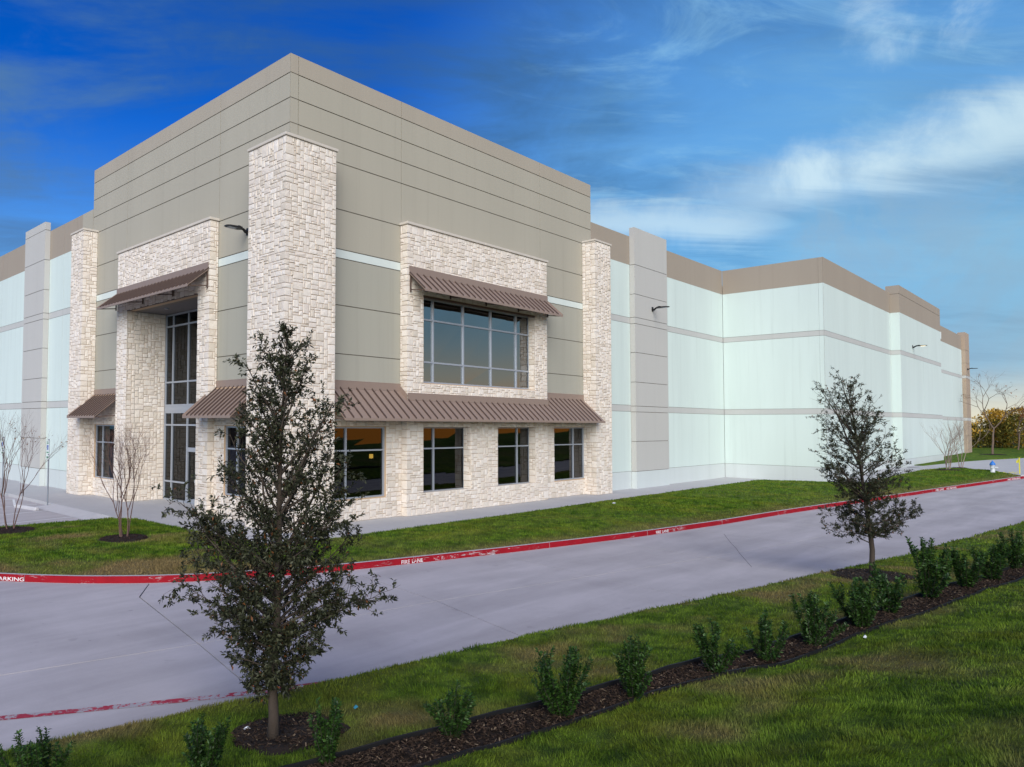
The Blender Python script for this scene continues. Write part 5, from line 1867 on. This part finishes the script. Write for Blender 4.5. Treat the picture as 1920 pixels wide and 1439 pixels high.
def bare_tree(name, loc, label, seed, trunks, H, spread, depth, r, mat, nleaf, leafmat, group=None, ang=.16, cat='tree', scale=1.0, kids=(2, 3), lift=.04, shrink=.72, lsz=.05):
    rr = random.Random(seed)
    t_ = thing(name, label, cat, loc, rr.uniform(0, 6), group)
    tm = MB(); tips = []
    first = H / sum(shrink ** k for k in range(depth + 1)) * 1.02
    for s in range(trunks):
        az = s * 2 * math.pi / trunks + rr.uniform(-.5, .5)
        d = Vector((math.cos(az) * ang, math.sin(az) * ang, 1)) if trunks > 1 else Vector((.03, .02, 1))
        off = .09 if trunks > 1 else 0
        branchy(tm, (math.cos(az) * off, math.sin(az) * off, -.05), d, first, r * rr.uniform(.8, 1.1), depth, rr, spread, tips, lift, kids, shrink)
    tm.build('trunk', mat, t_, True, fix=False)
    if nleaf:
        pick = [rr.choice(tips) for _ in range(nleaf)]
        P_ = np.array([tuple(a) for a, c in pick]); D_ = np.array([tuple(c + Vector((rr.uniform(-1, 1), rr.uniform(-1, 1), rr.uniform(-1, .4)))) for a, c in pick])
        v, f = leaf_quads(P_, D_, RNG.uniform(.8, 1.3, nleaf) * lsz, RNG.uniform(.8, 1.2, nleaf) * lsz * .55, np.array([0, 0, 1.0]))
        np_mesh('leaves', v, f, leafmat, t_)
    return t_
bare_tree('crape_myrtle', (C1[0], C1[1], float(lawn_at(*C1))), 'bare multi-stemmed crape myrtle in the mulch ring on the corner lawn', 31, 5, 3.55, .44, 5, .024, 'bark_red', 14, 'redleaf', 'bare crape myrtles', .08, kids=(3, 3, 2))
bare_tree('crape_myrtle', (C2[0], C2[1], float(lawn_at(*C2))), 'bare crape myrtle with a few rust leaves at the left frame edge', 36, 4, 3.75, .44, 5, .024, 'bark_red', 60, 'redleaf', 'bare crape myrtles', .11, lsz=.07)
bare_tree('crape_myrtle', (53.45, -9.95, .38), 'bare pale crape myrtle on the far lawn, in front', 33, 7, 3.5, .50, 4, .03, 'bark_pale', 6, 'redleaf', 'bare crape myrtles', .13)
bare_tree('crape_myrtle', (57.0, -10.2, .40), 'narrow bare crape myrtle on the far lawn, next to the hydrant', 34, 4, 4.0, .36, 4, .03, 'bark_pale', 0, None, 'bare crape myrtles', .13)
bare_tree('bare_tree', (93.3, -8.24, .50), 'tall bare forked tree against the sunset sky', 45, 1, 10.2, .95, 6, .15, 'bark_grey', 60, 'rust', None, .2, lift=.05, shrink=.74, lsz=.2)
bare_tree('bare_tree', (113.1, -8.7, .75), 'thin young tree with rust leaves at the right frame edge', 46, 1, 6.4, .55, 4, .10, 'bark_grey', 260, 'rust', None, .2, lsz=.22)

# far wood behind the lawn: one mass
def wood(name, n, x0, y0, x1, y1, hmin, hmax, mat, seed, dep=10):
    rr = random.Random(seed)
    P_, D_ = [], []
    for k in range(n):
        f = (k + rr.random()) / n
        cx2 = x0 + (x1 - x0) * f + rr.uniform(-dep, dep) * .5; cy2 = y0 + (y1 - y0) * f + rr.uniform(-1, 1)
        h = rr.uniform(hmin, hmax); r = h * rr.uniform(.28, .42)
        for q in range(850):
            z_ = h * (rr.random() ** .75)
            w = rr.uniform(0, 6.28)
            env = r * (.35 + 1.2 * math.sin(math.pi * min(1, .12 + .88 * z_ / h)) ** .8) * math.sqrt(rr.random())
            P_.append((cx2 + env * math.cos(w), cy2 + env * math.sin(w), .5 + z_))
            D_.append((rr.uniform(-1, 1), rr.uniform(-1, 1), rr.uniform(-.3, 1.3)))
    P_, D_ = np.array(P_), np.array(D_)
    m_ = len(P_)
    v, f = leaf_quads(P_, D_, RNG.uniform(.25, .7, m_), RNG.uniform(.10, .28, m_), np.array([0, 0, 1.0]))
    return tag(np_mesh(name, v, f, mat), None, None, None, 'stuff')
wood('wood', 22, 117, 4, 150, -34, 4.6, 6.6, 'wood1', 51)['label'] = 'golden wood along the horizon, sunlight painted into its crowns'
wood('wood', 22, 114, 6, 146, -30, 3.0, 4.9, 'wood2', 52)['label'] = 'darker green undergrowth of the far wood'

for o in protos:
    pass
bpy.context.view_layer.update()
